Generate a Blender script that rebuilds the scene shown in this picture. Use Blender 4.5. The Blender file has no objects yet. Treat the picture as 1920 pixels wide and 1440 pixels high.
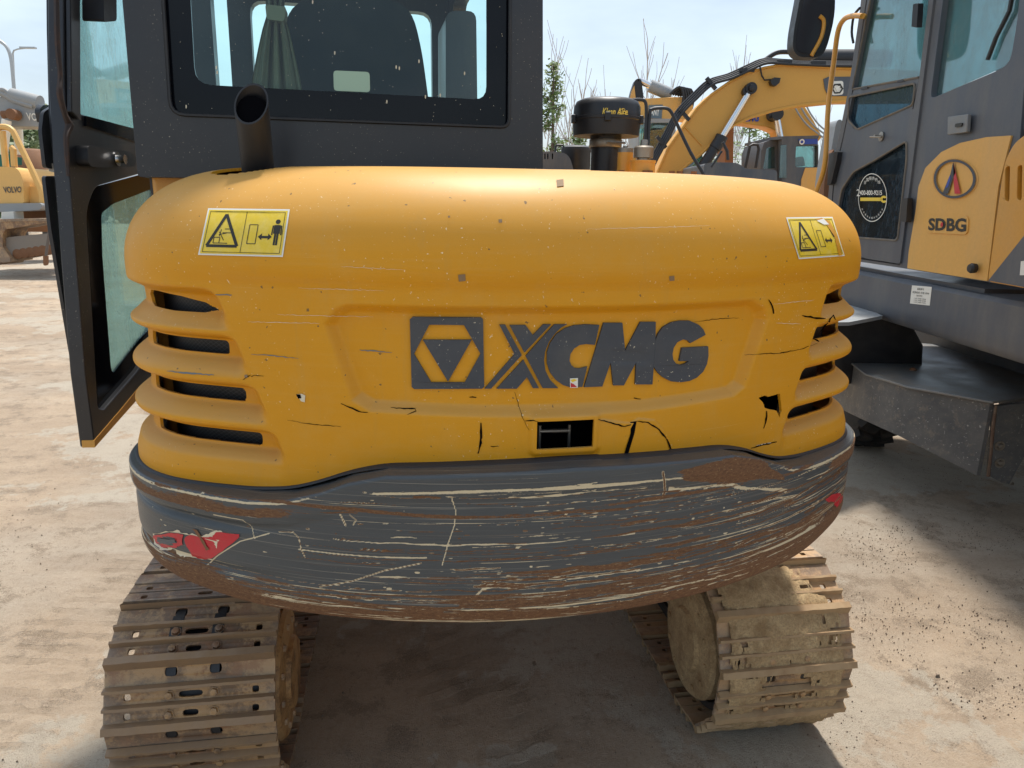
import bpy, math, random
import numpy as np
from mathutils import Vector, Matrix
from mathutils.geometry import tessellate_polygon
random.seed(4); rng = np.random.default_rng(7)
SC = bpy.context.scene; COL = SC.collection
# ------------------------------------------------------------------ camera
F = 1331.0; PITCH = math.radians(14.1486); ROLL = math.radians(.9091); H = 1.575
cp, sp = math.cos(PITCH), math.sin(PITCH); cr, sr = math.cos(ROLL), math.sin(ROLL)
R0 = Vector((1, 0, 0)); U0 = Vector((0, sp, cp)); FW = Vector((0, cp, -sp))
RV = R0*cr+U0*sr; UV_ = -R0*sr+U0*cr; CAM = Vector((0, 0, H))
cam = bpy.data.cameras.new('camera'); co = bpy.data.objects.new('camera', cam); COL.objects.link(co)
co.matrix_world = Matrix(((RV.x, UV_.x, -FW.x, 0), (RV.y, UV_.y, -FW.y, 0), (RV.z, UV_.z, -FW.z, H), (0, 0, 0, 1)))
cam.sensor_width = 36; cam.lens = F/1920*36; cam.clip_end = 2000; cam.clip_start = .05
cam.dof.use_dof = False
SC.camera = co
# ------------------------------------------------------------------ world, sun, exposure
SUN_EL, SUN_AZ = math.radians(69), math.radians(9)      # azimuth from +Y towards +X
w = bpy.data.worlds.new('World'); SC.world = w; w.use_nodes = True
nt = w.node_tree; N = nt.nodes; Lk = nt.links; N.clear()
wo = N.new('ShaderNodeOutputWorld'); bg = N.new('ShaderNodeBackground'); sky = N.new('ShaderNodeTexSky')
sky.sky_type = 'NISHITA'; sky.sun_disc = False; sky.sun_elevation = SUN_EL; sky.sun_rotation = SUN_AZ
sky.air_density = 1.0; sky.dust_density = 3.0; sky.ozone_density = 1.5
tc = N.new('ShaderNodeTexCoord'); mp = N.new('ShaderNodeMapping'); mp.inputs['Scale'].default_value = (1, 1, 3)
nz = N.new('ShaderNodeTexNoise'); nz.inputs['Scale'].default_value = 1.8; nz.inputs['Detail'].default_value = 6; nz.inputs['Roughness'].default_value = .55
rm = N.new('ShaderNodeMapRange'); rm.inputs[1].default_value = .38; rm.inputs[2].default_value = .72; rm.inputs[3].default_value = .1; rm.inputs[4].default_value = .95
mx = N.new('ShaderNodeMix'); mx.data_type = 'RGBA'; mx.inputs[7].default_value = (6.0, 7.0, 7.7, 1)
Lk.new(tc.outputs['Generated'], mp.inputs[0]); Lk.new(mp.outputs[0], nz.inputs['Vector']); Lk.new(nz.outputs[0], rm.inputs[0])
Lk.new(rm.outputs[0], mx.inputs[0]); Lk.new(sky.outputs[0], mx.inputs[6]); Lk.new(mx.outputs[2], bg.inputs[0])
bg.inputs[1].default_value = .125; Lk.new(bg.outputs[0], wo.inputs[0])
sl = bpy.data.lights.new('sun', 'SUN'); so = bpy.data.objects.new('sun', sl); COL.objects.link(so)
sl.energy = 3.8; sl.angle = math.radians(4.5); sl.color = (1, .955, .89)
sd_ = Vector((math.sin(SUN_AZ)*math.cos(SUN_EL), math.cos(SUN_AZ)*math.cos(SUN_EL), math.sin(SUN_EL)))
so.rotation_euler = sd_.to_track_quat('Z', 'Y').to_euler(); so.location = (0, 0, 20)
vs = SC.view_settings; vs.view_transform = 'Standard'; vs.look = 'None'; vs.gamma = 1; vs.use_curve_mapping = False; vs.exposure = .38

# ------------------------------------------------------------------ rays from the photograph's viewpoint
def ray(px, py): return FW+RV*((px-960)/F)+UV_*((720-py)/F)
def hX(px, py, X): d = ray(px, py); return CAM+d*(X/d.x)
def hY(px, py, Y): d = ray(px, py); return CAM+d*(Y/d.y)
def hZ(px, py, Z): d = ray(px, py); return CAM+d*((Z-H)/d.z)
def hP(px, py, p, n): d = ray(px, py); return CAM+d*((p-CAM).dot(n)/d.dot(n))
def projn(P):
    d = P[..., 1]*cp-(P[..., 2]-H)*sp; v = P[..., 1]*sp+(P[..., 2]-H)*cp; u = P[..., 0]
    return 960+F*(u*cr+v*sr)/d, 720-F*(-u*sr+v*cr)/d
def sstep(a, b, x): t = np.clip((x-a)/(b-a), 0, 1); return t*t*(3-2*t)

# ------------------------------------------------------------------ materials
def M_(name): m = bpy.data.materials.new(name); m.use_nodes = True; m.node_tree.nodes['Principled BSDF'].inputs['Specular IOR Level'].default_value = 0 if name in ('dark_void', 'cab_black_') else .5; return m, m.node_tree.nodes, m.node_tree.links, m.node_tree.nodes['Principled BSDF']
def noise(n, l, scale, detail=6, rough=.6, vec=None, mscale=None, coord='Object'):
    t = n.new('ShaderNodeTexCoord'); x = n.new('ShaderNodeTexNoise')
    x.inputs['Scale'].default_value = scale; x.inputs['Detail'].default_value = detail; x.inputs['Roughness'].default_value = rough
    src = t.outputs[coord] if vec is None else vec
    if mscale:
        m = n.new('ShaderNodeMapping'); m.inputs['Scale'].default_value = mscale; l.new(src, m.inputs[0]); src = m.outputs[0]
    l.new(src, x.inputs['Vector']); return x.outputs[0]
def rng_(n, l, v, a, b, c=0, d=1):
    r = n.new('ShaderNodeMapRange'); l.new(v, r.inputs[0])
    for i, k in enumerate((a, b, c, d)): r.inputs[i+1].default_value = k
    return r.outputs[0]
def mix(n, l, f, a, b):
    m = n.new('ShaderNodeMix'); m.data_type = 'RGBA'
    for s, i in ((f, 0), (a, 6), (b, 7)):
        if hasattr(s, 'links'): l.new(s, m.inputs[i])
        else: m.inputs[i].default_value = s if i == 0 else (*s, 1)
    return m.outputs[2]
def mul(n, l, a, b, op='MULTIPLY'):
    m = n.new('ShaderNodeMath'); m.operation = op
    for s, i in ((a, 0), (b, 1)):
        if hasattr(s, 'links'): l.new(s, m.inputs[i])
        else: m.inputs[i].default_value = s
    return m.outputs[0]
def bump(n, l, p, hgt, st=.3, dist=.002):
    b = n.new('ShaderNodeBump'); b.inputs['Strength'].default_value = st; b.inputs['Distance'].default_value = dist
    l.new(hgt, b.inputs['Height']); l.new(b.outputs[0], p.inputs['Normal'])
def attr(n, name):
    a = n.new('ShaderNodeAttribute'); a.attribute_name = name; return a
CACHE = {}
def paint(name, col, rough=.45, metal=0, dirt=(.35, .28, .2), amt=.35, scale=6, speck=0, coat=0, bmp=.1, fine=60, streak=None):
    m, n, l, p = M_(name)
    a = noise(n, l, scale, 8, .65, mscale=streak); d = rng_(n, l, a, .45, .8, 0, amt)
    c = mix(n, l, d, col, dirt)
    f = noise(n, l, fine, 4, .7); c = mix(n, l, rng_(n, l, f, .3, .75, 0, .18), c, tuple(k*.45 for k in col))
    if speck:
        s = noise(n, l, 260, 2, .5); g = noise(n, l, 5, 2, .5)
        sm = mul(n, l, rng_(n, l, s, .70, .74, 0, 1), rng_(n, l, g, .4, .6, .1, 1))
        c = mix(n, l, mul(n, l, sm, speck), c, (.75, .68, .5))
    l.new(c, p.inputs['Base Color'])
    l.new(rng_(n, l, a, .3, .8, rough*.8, min(1, rough*1.5)), p.inputs['Roughness']); p.inputs['Metallic'].default_value = metal
    p.inputs['Coat Weight'].default_value = coat; p.inputs['Coat Roughness'].default_value = .18
    if bmp: bump(n, l, p, f, bmp, .001)
    return m
def flat(name, col, rough=.5, metal=0, emit=0):
    m, n, l, p = M_(name); p.inputs['Base Color'].default_value = (*col, 1); p.inputs['Roughness'].default_value = rough; p.inputs['Metallic'].default_value = metal
    return m
def glass(name, tint, refl=.12, dust=.12, dc=(.32, .38, .38)):
    m, n, l, p = M_(name); n.remove(p); out = n['Material Output']
    t = n.new('ShaderNodeBsdfTransparent'); t.inputs[0].default_value = (*tint, 1)
    g = n.new('ShaderNodeBsdfGlossy'); g.inputs['Roughness'].default_value = .03; g.inputs[0].default_value = (.9, .95, 1, 1)
    d1 = n.new('ShaderNodeBsdfDiffuse'); d1.inputs[0].default_value = (*dc, 1); d2 = n.new('ShaderNodeBsdfTranslucent'); d2.inputs[0].default_value = (*dc, 1); d = n.new('ShaderNodeMixShader'); d.inputs[0].default_value = .5; l.new(d1.outputs[0], d.inputs[1]); l.new(d2.outputs[0], d.inputs[2])
    lw = n.new('ShaderNodeLayerWeight'); lw.inputs[0].default_value = .35
    a = n.new('ShaderNodeMixShader'); b = n.new('ShaderNodeMixShader')
    l.new(rng_(n, l, lw.outputs['Fresnel'], 0, 1, refl*.4, min(.9, refl*4)), a.inputs[0]); l.new(t.outputs[0], a.inputs[1]); l.new(g.outputs[0], a.inputs[2])
    nz1 = noise(n, l, 7, 8, .7, mscale=(1, 1, .35)); nz2 = noise(n, l, 90, 3, .6, mscale=(1, 1, .3))
    f = mul(n, l, rng_(n, l, nz1, .35, .8, dust*.3, dust*1.6), rng_(n, l, nz2, .4, .7, .5, 1.4))
    l.new(f, b.inputs[0]); l.new(a.outputs[0], b.inputs[1]); l.new(d.outputs[0], b.inputs[2]); l.new(b.outputs[0], out.inputs[0])
    return m
YEL = (.70, .312, .005)
def hood_mat():
    m, n, l, p = M_('hood_yellow')
    big = noise(n, l, 2.2, 6, .6); fine = noise(n, l, 400, 3, .6); st = noise(n, l, 5, 6, .7, mscale=(1, 1, 26))
    c = mix(n, l, rng_(n, l, big, .3, .75, 0, .5), YEL, (.60, .255, .008))
    c = mix(n, l, rng_(n, l, st, .5, .8, 0, .14), c, (.66, .42, .16)); vr = noise(n, l, 4, 6, .7, mscale=(9, 9, .8)); c = mix(n, l, rng_(n, l, vr, .55, .8, 0, .35), c, (.50, .29, .07)); du = noise(n, l, 9, 9, .75); c = mix(n, l, rng_(n, l, du, .50, .78, 0, .22), c, (.60, .40, .14))
    c = mix(n, l, rng_(n, l, fine, .45, .7, 0, .25), c, (.58, .27, .015))
    ge = n.new('ShaderNodeNewGeometry'); gz = n.new('ShaderNodeSeparateXYZ'); l.new(ge.outputs['Normal'], gz.inputs[0]); dz_ = mul(n, l, rng_(n, l, gz.outputs[2], .15, .95, 0, 1), rng_(n, l, big, .3, .7, .4, .62)); c = mix(n, l, dz_, c, (.50, .33, .14))     # dust tint on upper faces, also painted to dull the sunlit top
    s = noise(n, l, 210, 2, .4); g = noise(n, l, 3.5, 3, .5)
    sm = mul(n, l, rng_(n, l, s, .715, .74, 0, .85), rng_(n, l, g, .42, .6, .0, 1)); c = mix(n, l, sm, c, (.85, .75, .5))
    s2 = noise(n, l, 90, 2, .4); c = mix(n, l, rng_(n, l, s2, .745, .765, 0, .8), c, (.12, .08, .04))
    sc = noise(n, l, 3, 5, .75, mscale=(.6, .6, 120)); c = mix(n, l, rng_(n, l, sc, .69, .72, 0, .45), c, (.8, .6, .3))
    l.new(c, p.inputs['Base Color']); l.new(rng_(n, l, big, .3, .7, .46, .62), p.inputs['Roughness'])
    p.inputs['Coat Weight'].default_value = .07; p.inputs['Specular IOR Level'].default_value = .32; p.inputs['Coat Roughness'].default_value = .4
    bump(n, l, p, noise(n, l, 1300, 1, .5), .12, .0006)
    return m
def cw_mat():
    m, n, l, p = M_('counterweight_paint')
    uv = n.new('ShaderNodeUVMap').outputs[0]
    def un(s, d, r, ms): return noise(n, l, s, d, r, vec=uv, mscale=ms)
    grey = mix(n, l, un(1, 8, .7, (3, 60, 1)), (.040, .047, .053), (.078, .088, .094))
    grey = mix(n, l, rng_(n, l, un(1, 4, .8, (6, 500, 1)), .6, .75, 0, .5), grey, (.16, .18, .19))
    fl = rng_(n, l, un(1, 3, .7, (1.3, 330, 1)), .60, .68, 0, .55); grey = mix(n, l, fl, grey, (.34, .31, .25)); fr_ = rng_(n, l, un(1.7, 3, .7, (1.6, 240, 1)), .62, .68, 0, .6); grey = mix(n, l, fr_, grey, (.13, .07, .04))
    at = attr(n, 'wear'); sep = n.new('ShaderNodeSeparateColor'); l.new(at.outputs['Color'], sep.inputs[0])
    dens = sep.outputs[2]
    # fine horizontal streaks whose share grows with the painted-on density map
    s1 = un(1, 4, .75, (1.1, 150, 1)); s2 = un(1, 4, .75, (1.6, 60, 1)); s3 = un(1, 6, .8, (60, 200, 1))
    cr_ = mul(n, l, mul(n, l, s1, mul(n, l, dens, .27), 'ADD'), mul(n, l, s3, .12), 'ADD')
    ru_ = mul(n, l, mul(n, l, s2, mul(n, l, dens, .31), 'ADD'), mul(n, l, s3, .14), 'ADD')
    cream = mul(n, l, rng_(n, l, cr_, .768, .785, 0, 1), sep.outputs[1], 'MAXIMUM')
    edge = rng_(n, l, s3, .3, .7, .25, .85)
    cream2 = rng_(n, l, mul(n, l, cream, edge, 'SUBTRACT'), -.05, .05, 0, 1)
    cream2 = mul(n, l, cream2, rng_(n, l, cream, .05, .1, 0, 1))
    rustm = mul(n, l, rng_(n, l, ru_, .80, .83, 0, 1), rng_(n, l, mul(n, l, sep.outputs[0], edge, 'SUBTRACT'), -.08, .08, 0, 1), 'MAXIMUM')
    crc = mix(n, l, s3, (.48, .36, .20), (.78, .70, .50))
    ruc = mix(n, l, rng_(n, l, un(1, 5, .8, (90, 260, 1)), .35, .7, 0, 1), (.095, .042, .02), (.23, .115, .05))
    ruc = mix(n, l, rng_(n, l, un(1, 3, .8, (150, 300, 1)), .60, .7, 0, .8), ruc, (.5, .33, .15))
    c = mix(n, l, cream2, grey, crc); c = mix(n, l, rustm, c, ruc)
    l.new(c, p.inputs['Base Color']); l.new(mix(n, l, rustm, (.38, .38, .38), (.85, .85, .85)), p.inputs['Roughness'])
    b = n.new('ShaderNodeBump'); b.inputs['Strength'].default_value = .6; b.inputs['Distance'].default_value = .002
    l.new(mul(n, l, mul(n, l, cream2, -.6), mul(n, l, s3, .7), 'ADD'), b.inputs['Height']); l.new(b.outputs[0], p.inputs['Normal'])
    return m
def steel_mud(name, mud, rustc=(.26, .105, .032)):
    m, n, l, p = M_(name); oi = n.new('ShaderNodeObjectInfo'); tcx = n.new('ShaderNodeTexCoord'); va = n.new('ShaderNodeVectorMath'); va.operation = 'ADD'; sc_v = n.new('ShaderNodeVectorMath'); sc_v.operation = 'SCALE'; sc_v.inputs[0].default_value = (37, 53, 71); l.new(oi.outputs['Random'], sc_v.inputs['Scale']); l.new(tcx.outputs['Object'], va.inputs[0]); l.new(sc_v.outputs[0], va.inputs[1]); vv_ = va.outputs[0]
    uvn = noise(n, l, 22, 9, .72, vec=vv_); b = noise(n, l, 7, 7, .7, vec=vv_); f = noise(n, l, 130, 5, .75, vec=vv_)
    b = mul(n, l, b, mul(n, l, oi.outputs['Random'], .10), 'ADD')
    c = mix(n, l, rng_(n, l, uvn, .35, .7), (.10, .052, .024), rustc)
    c = mix(n, l, rng_(n, l, mul(n, l, b, mul(n, l, f, .25), 'ADD'), .80-mud*.35, .88-mud*.35, 0, .92), c, (.42, .24, .095))
    c = mix(n, l, rng_(n, l, f, .58, .7, 0, .6), c, (.36, .25, .14)); pb = noise(n, l, 5, 9, .75, vec=vv_); c = mix(n, l, rng_(n, l, pb, .50, .58, 0, .8), c, (.085, .042, .02)); c = mix(n, l, rng_(n, l, noise(n, l, 11, 7, .7, vec=vv_), .56, .62, 0, .7), c, (.24, .095, .03))
    geo = n.new('ShaderNodeNewGeometry'); pt = rng_(n, l, geo.outputs['Pointiness'], .55, .65, 0, .45)
    c = mix(n, l, pt, c, (.45, .38, .30))
    l.new(c, p.inputs['Base Color']); p.inputs['Metallic'].default_value = .15; p.inputs['Roughness'].default_value = .62
    l.new(rng_(n, l, uvn, .3, .7, .4, .8), p.inputs['Roughness'])
    bump(n, l, p, mul(n, l, uvn, mul(n, l, f, .5), 'ADD'), .6, .004)
    return m
def mud_mat():
    m, n, l, p = M_('dry_mud'); a = noise(n, l, 18, 8, .7); f = noise(n, l, 160, 5, .8)
    c = mix(n, l, rng_(n, l, a, .35, .7), (.33, .21, .10), (.66, .48, .26)); c = mix(n, l, rng_(n, l, f, .45, .65, 0, .65), c, (.22, .145, .075))
    l.new(c, p.inputs['Base Color']); p.inputs['Roughness'].default_value = .95; bump(n, l, p, mul(n, l, a, f, 'ADD'), .9, .006); return m
def ground_mat():
    m, n, l, p = M_('ground_sand')
    a = noise(n, l, .8, 9, .62); b = noise(n, l, 4.5, 9, .7); f = noise(n, l, 70, 6, .75); g = noise(n, l, 260, 3, .7); d = noise(n, l, 14, 8, .72)
    trk = noise(n, l, 1.1, 7, .7, mscale=(.7, 2.6, 1)); big = noise(n, l, .33, 5, .6)
    c = mix(n, l, rng_(n, l, a, .36, .64), (.455, .345, .238), (.28, .20, .13))
    c = mix(n, l, rng_(n, l, big, .46, .56, 0, .6), c, (.40, .36, .295))
    c = mix(n, l, rng_(n, l, trk, .50, .66, 0, .6), c, (.25, .18, .12))
    c = mix(n, l, rng_(n, l, mul(n, l, b, mul(n, l, f, .45), 'ADD'), .765, .80, 0, .8), c, (.20, .145, .095))
    e_ = mul(n, l, noise(n, l, .55, 10, .68), mul(n, l, f, .03), 'ADD'); c = mix(n, l, rng_(n, l, e_, .525, .54, 0, .75), c, (.42, .375, .30)); ck = noise(n, l, 30, 8, .8); c = mix(n, l, rng_(n, l, ck, .60, .66, 0, .6), c, (.17, .12, .08))
    c = mix(n, l, rng_(n, l, d, .52, .70, 0, .5), c, (.21, .155, .105))
    c = mix(n, l, rng_(n, l, f, .35, .62, 0, .35), c, (.50, .42, .33))
    gate = rng_(n, l, b, .42, .60, .12, 1)
    # tread prints of wheels and crawlers
    tcn = n.new('ShaderNodeTexCoord'); prints = None
    for ang_, off_, wd_, sc_w in ((.35, 1.75, .17, 9), (.35, 2.5, .17, 9), (-.5, .9, .2, 7), (1.15, 3.2, .22, 8), (.05, -1.75, .2, 8)):
        mp2 = n.new('ShaderNodeMapping'); mp2.inputs['Rotation'].default_value = (0, 0, ang_); l.new(tcn.outputs['Object'], mp2.inputs[0]); sx = n.new('ShaderNodeSeparateXYZ'); l.new(mp2.outputs[0], sx.inputs[0])
        dist = mul(n, l, mul(n, l, mul(n, l, sx.outputs[0], off_, 'SUBTRACT'), mul(n, l, a, .5), 'ADD'), 0, 'ADD'); ab = mul(n, l, dist, 0, 'ABSOLUTE') if False else mul(n, l, mul(n, l, dist, .25, 'SUBTRACT'), 2, 'POWER')
        band = rng_(n, l, ab, wd_*wd_*.55, wd_*wd_, 1, 0); wv = n.new('ShaderNodeTexWave'); wv.bands_direction = 'Y'; wv.inputs['Scale'].default_value = sc_w*.5; wv.inputs['Distortion'].default_value = 2.5; wv.inputs['Detail'].default_value = 3; wv.inputs['Detail Scale'].default_value = 3; l.new(mp2.outputs[0], wv.inputs['Vector'])
        q = mul(n, l, band, mul(n, l, rng_(n, l, wv.outputs['Fac'], .35, .65), rng_(n, l, b, .4, .58, .1, 1))); prints = q if prints is None else mul(n, l, prints, q, 'MAXIMUM')
    c = mix(n, l, mul(n, l, prints, .5), c, (.22, .165, .11))
    c = mix(n, l, mul(n, l, rng_(n, l, g, .58, .64, 0, .85), gate), c, (.11, .08, .055))
    c = mix(n, l, mul(n, l, rng_(n, l, g, .34, .40, .8, 0), gate), c, (.60, .51, .38))
    l.new(c, p.inputs['Base Color']); p.inputs['Roughness'].default_value = .9; p.inputs['Specular IOR Level'].default_value = .25
    hh = mul(n, l, mul(n, l, g, .8), mul(n, l, b, 1.6), 'ADD'); hh = mul(n, l, hh, mul(n, l, d, 1.2), 'ADD'); hh = mul(n, l, hh, mul(n, l, prints, -.5), 'ADD')
    bump(n, l, p, hh, .85, .012); return m
def vent_mat():
    m, n, l, p = M_('vent_mesh'); uv = n.new('ShaderNodeUVMap').outputs[0]
    outs = []
    for sx in (1, -1):
        v = n.new('ShaderNodeVectorMath'); v.operation = 'DOT_PRODUCT'; l.new(uv, v.inputs[0]); v.inputs[1].default_value = (70*sx, 125, 0)
        fr = mul(n, l, v.outputs['Value'], 0, 'ADD'); fr = mul(n, l, fr, 1, 'FRACT') if False else fr
        k = n.new('ShaderNodeMath'); k.operation = 'FRACT'; l.new(fr, k.inputs[0]); outs.append(rng_(n, l, k.outputs[0], .0, .16, 1, 0))
    w_ = mul(n, l, outs[0], outs[1], 'MAXIMUM'); c = mix(n, l, rng_(n, l, w_, .1, .5), (.002, .002, .0025), (.05, .05, .052))
    l.new(c, p.inputs['Base Color']); p.inputs['Roughness'].default_value = .5; return m
SIDE = []
def side_mat():
    if SIDE: return SIDE[0]
    m, n, l, p = M_('scratched_plate'); a = noise(n, l, 5, 8, .7); b = noise(n, l, 16, 7, .75)
    c = mix(n, l, rng_(n, l, a, .35, .7), (.075, .08, .086), (.15, .145, .135)); c = mix(n, l, rng_(n, l, b, .54, .70, 0, .75), c, (.24, .20, .155))
    for ms, th in (((1, 14, 2), .66), ((1, 3, 22), .67), ((1, 9, 9), .69)): c = mix(n, l, rng_(n, l, noise(n, l, 7, 4, .75, mscale=ms), th, th+.02, 0, .7), c, (.36, .35, .33))
    c = mix(n, l, rng_(n, l, noise(n, l, 80, 3, .6), .66, .70, 0, .8), c, (.42, .41, .38)); c = mix(n, l, rng_(n, l, noise(n, l, 3, 5, .6, mscale=(1, 1, .4)), .62, .70, 0, .7), c, (.30, .22, .14))
    l.new(c, p.inputs['Base Color']); p.inputs['Roughness'].default_value = .5; bump(n, l, p, b, .3, .003); SIDE.append(m); return m
def leaf_mat(name, c1, c2):
    m, n, l, p = M_(name); a = noise(n, l, 3, 5, .7); c = mix(n, l, rng_(n, l, a, .3, .7), c1, c2)
    l.new(c, p.inputs['Base Color']); p.inputs['Roughness'].default_value = .6; return m
MT = dict(
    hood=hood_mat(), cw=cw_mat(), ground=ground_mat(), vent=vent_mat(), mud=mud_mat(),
    grouser=paint('worn_grouser', (.28, .185, .11), .5, .2, amt=.9, dirt=(.36, .22, .10), scale=9, fine=70, bmp=.5), grouser2=paint('sandy_grouser', (.38, .26, .14), .7, .1, amt=.9, dirt=(.25, .14, .07), scale=9, fine=70, bmp=.5), shoe=steel_mud('track_steel', .50), shoe2=steel_mud('muddy_track_steel', .80, (.28, .135, .05)),
    dark=flat('dark_void', (.004, .004, .005), .9), black=paint('black_plastic', (.014, .014, .016), .42, amt=.25, dirt=(.1, .09, .08), scale=12),
    cab=paint('cab_black', (.019, .0195, .023), .38, amt=.22, dirt=(.10, .095, .09), scale=5, speck=.5, coat=.2, bmp=.05),
    seat=paint('seat_fabric', (.012, .016, .02), .9, amt=.1, bmp=.3), grey=paint('charcoal_paint', (.078, .088, .105), .45, amt=.7, dirt=(.22, .20, .17), scale=4, streak=(1, 1, .25)),
    lettergrey=paint('letter_grey', (.048, .055, .068), .5, amt=.3, dirt=(.2, .18, .14), scale=9, speck=.9),
    yel=paint('machine_yellow', (.66, .31, .035), .42, amt=.4, dirt=(.5, .36, .18), scale=3, coat=.2), yel2=paint('faded_yellow', (.74, .40, .09), .5, amt=.5, dirt=(.5, .38, .25), scale=3, streak=(1, 1, .2)),
    yelb=paint('boom_yellow', (.68, .35, .06), .5, amt=.3, dirt=(.45, .28, .12), scale=1.2), volvo=paint('pale_yellow', (.80, .48, .15), .5, amt=.25, scale=1.5),
    chrome=flat('chrome_rod', (.75, .75, .75), .22, 1), steel=paint('worn_steel', (.32, .29, .25), .4, .8, amt=.5, scale=30), rust=paint('rusty_steel', (.2, .09, .04), .8, amt=.5, dirt=(.3, .18, .1), scale=8, bmp=.4),
    lgrey=paint('light_grey_paint', (.30, .32, .33), .5, amt=.4, scale=2), glass=glass('cab_glass', (.66, .93, .90), .07, .015), glass3=glass('door_glass', (.72, .93, .90), .16, .30, (.62, .78, .74)), glass2=glass('green_glass', (.42, .68, .66), .22, .3),
    hose=flat('hose_rubber', (.022, .023, .026), .55), white=flat('white_vinyl', (.78, .76, .68), .5), syel=paint('sticker_yellow', (.85, .60, .03), .4, amt=.35, dirt=(.85, .75, .4), scale=40, fine=200), ink=flat('sticker_ink', (.02, .018, .012), .5),
    red=paint('reflector_red', (.55, .015, .03), .35, amt=.15, scale=30), blue=flat('blue_paint', (.03, .07, .35), .5), chip=flat('bare_primer', (.05, .055, .06), .6), scuff=flat('blue_grey_scuff', (.13, .17, .19), .6),
    pale=flat('pale_label', (.36, .52, .40), .6), curtain=paint('curtain_cloth', (.25, .19, .13), .9, amt=.2, scale=20), bark=paint('bark', (.13, .10, .08), .9, scale=4), leaf=leaf_mat('needle_green', (.09, .15, .035), (.20, .27, .08)),
    leaf2=leaf_mat('broad_green', (.09, .13, .05), (.18, .23, .10)), twig=flat('twig_grey', (.50, .46, .43), .9), stone=paint('gravel', (.19, .14, .10), .9, scale=15, fine=90), rubber=paint('tyre_rubber', (.02, .02, .02), .85, amt=.6, dirt=(.16, .12, .09), scale=10, bmp=.5),
    chipbrown=flat('chip_brown', (.26, .17, .09), .8), net=flat('green_netting', (.02, .14, .11), .8), plate=paint('weathered_skylit_plate', (.20, .21, .215), .42, .25, amt=.85, dirt=(.30, .24, .17), scale=4, streak=(1.2, 1.2, .7), bmp=.25, fine=26, speck=.7), cream=flat('cream_paint', (.7, .62, .45), .7), gold=flat('badge_gold', (.75, .55, .08), .4), mirror=flat('mirror_black', (.03, .03, .035), .12), lamp=flat('lamp_grey', (.45, .48, .5), .5), litter=paint('dry_litter', (.34, .25, .17), .9, amt=.6, scale=9))

# ------------------------------------------------------------------ mesh helpers
def tag(o, label=None, cat=None, group=None, kind=None):
    for k, v in (('label', label), ('category', cat), ('group', group), ('kind', kind)):
        if v: o[k] = v
    return o
def empty(name, loc, rz=0, **k):
    o = bpy.data.objects.new(name, None); COL.objects.link(o); o.location = loc; o.rotation_euler = (0, 0, rz); o.empty_display_size = .1
    o['_m'] = 0; del o['_m']
    tag(o, **k); return o
def wm(o):
    if o is None: return Matrix.Identity(4)
    return wm(o.parent) @ (Matrix.Translation(o.location) @ o.rotation_euler.to_matrix().to_4x4())
def smooth_path(pts, k=6):
    pts = [Vector(p) for p in pts]
    if len(pts) < 3: return pts
    out = []
    for i in range(len(pts)-1):
        a = pts[max(0, i-1)]; b = pts[i]; c = pts[i+1]; d = pts[min(len(pts)-1, i+2)]
        for j in range(k):
            t = j/k; out.append(.5*((2*b)+(c-a)*t+(2*a-5*b+4*c-d)*t*t+(3*b-a-3*c+d)*t**3))
    out.append(pts[-1]); return out
def fillet(pts, r, k=4):
    pts = [Vector(p) for p in pts]; n = len(pts); out = []
    rs = r if isinstance(r, (list, tuple)) else [r]*n
    for i in range(n):
        p, a, b = pts[i], pts[i-1], pts[(i+1) % n]; rr = rs[i]
        if rr <= 0: out.append(p); continue
        d1 = min(rr, (a-p).length*.45); d2 = min(rr, (b-p).length*.45)
        q1 = p+(a-p).normalized()*d1; q2 = p+(b-p).normalized()*d2
        for j in range(k+1): t = j/k; out.append(q1*(1-t)**2+p*2*t*(1-t)+q2*t*t)
    return out
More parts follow.
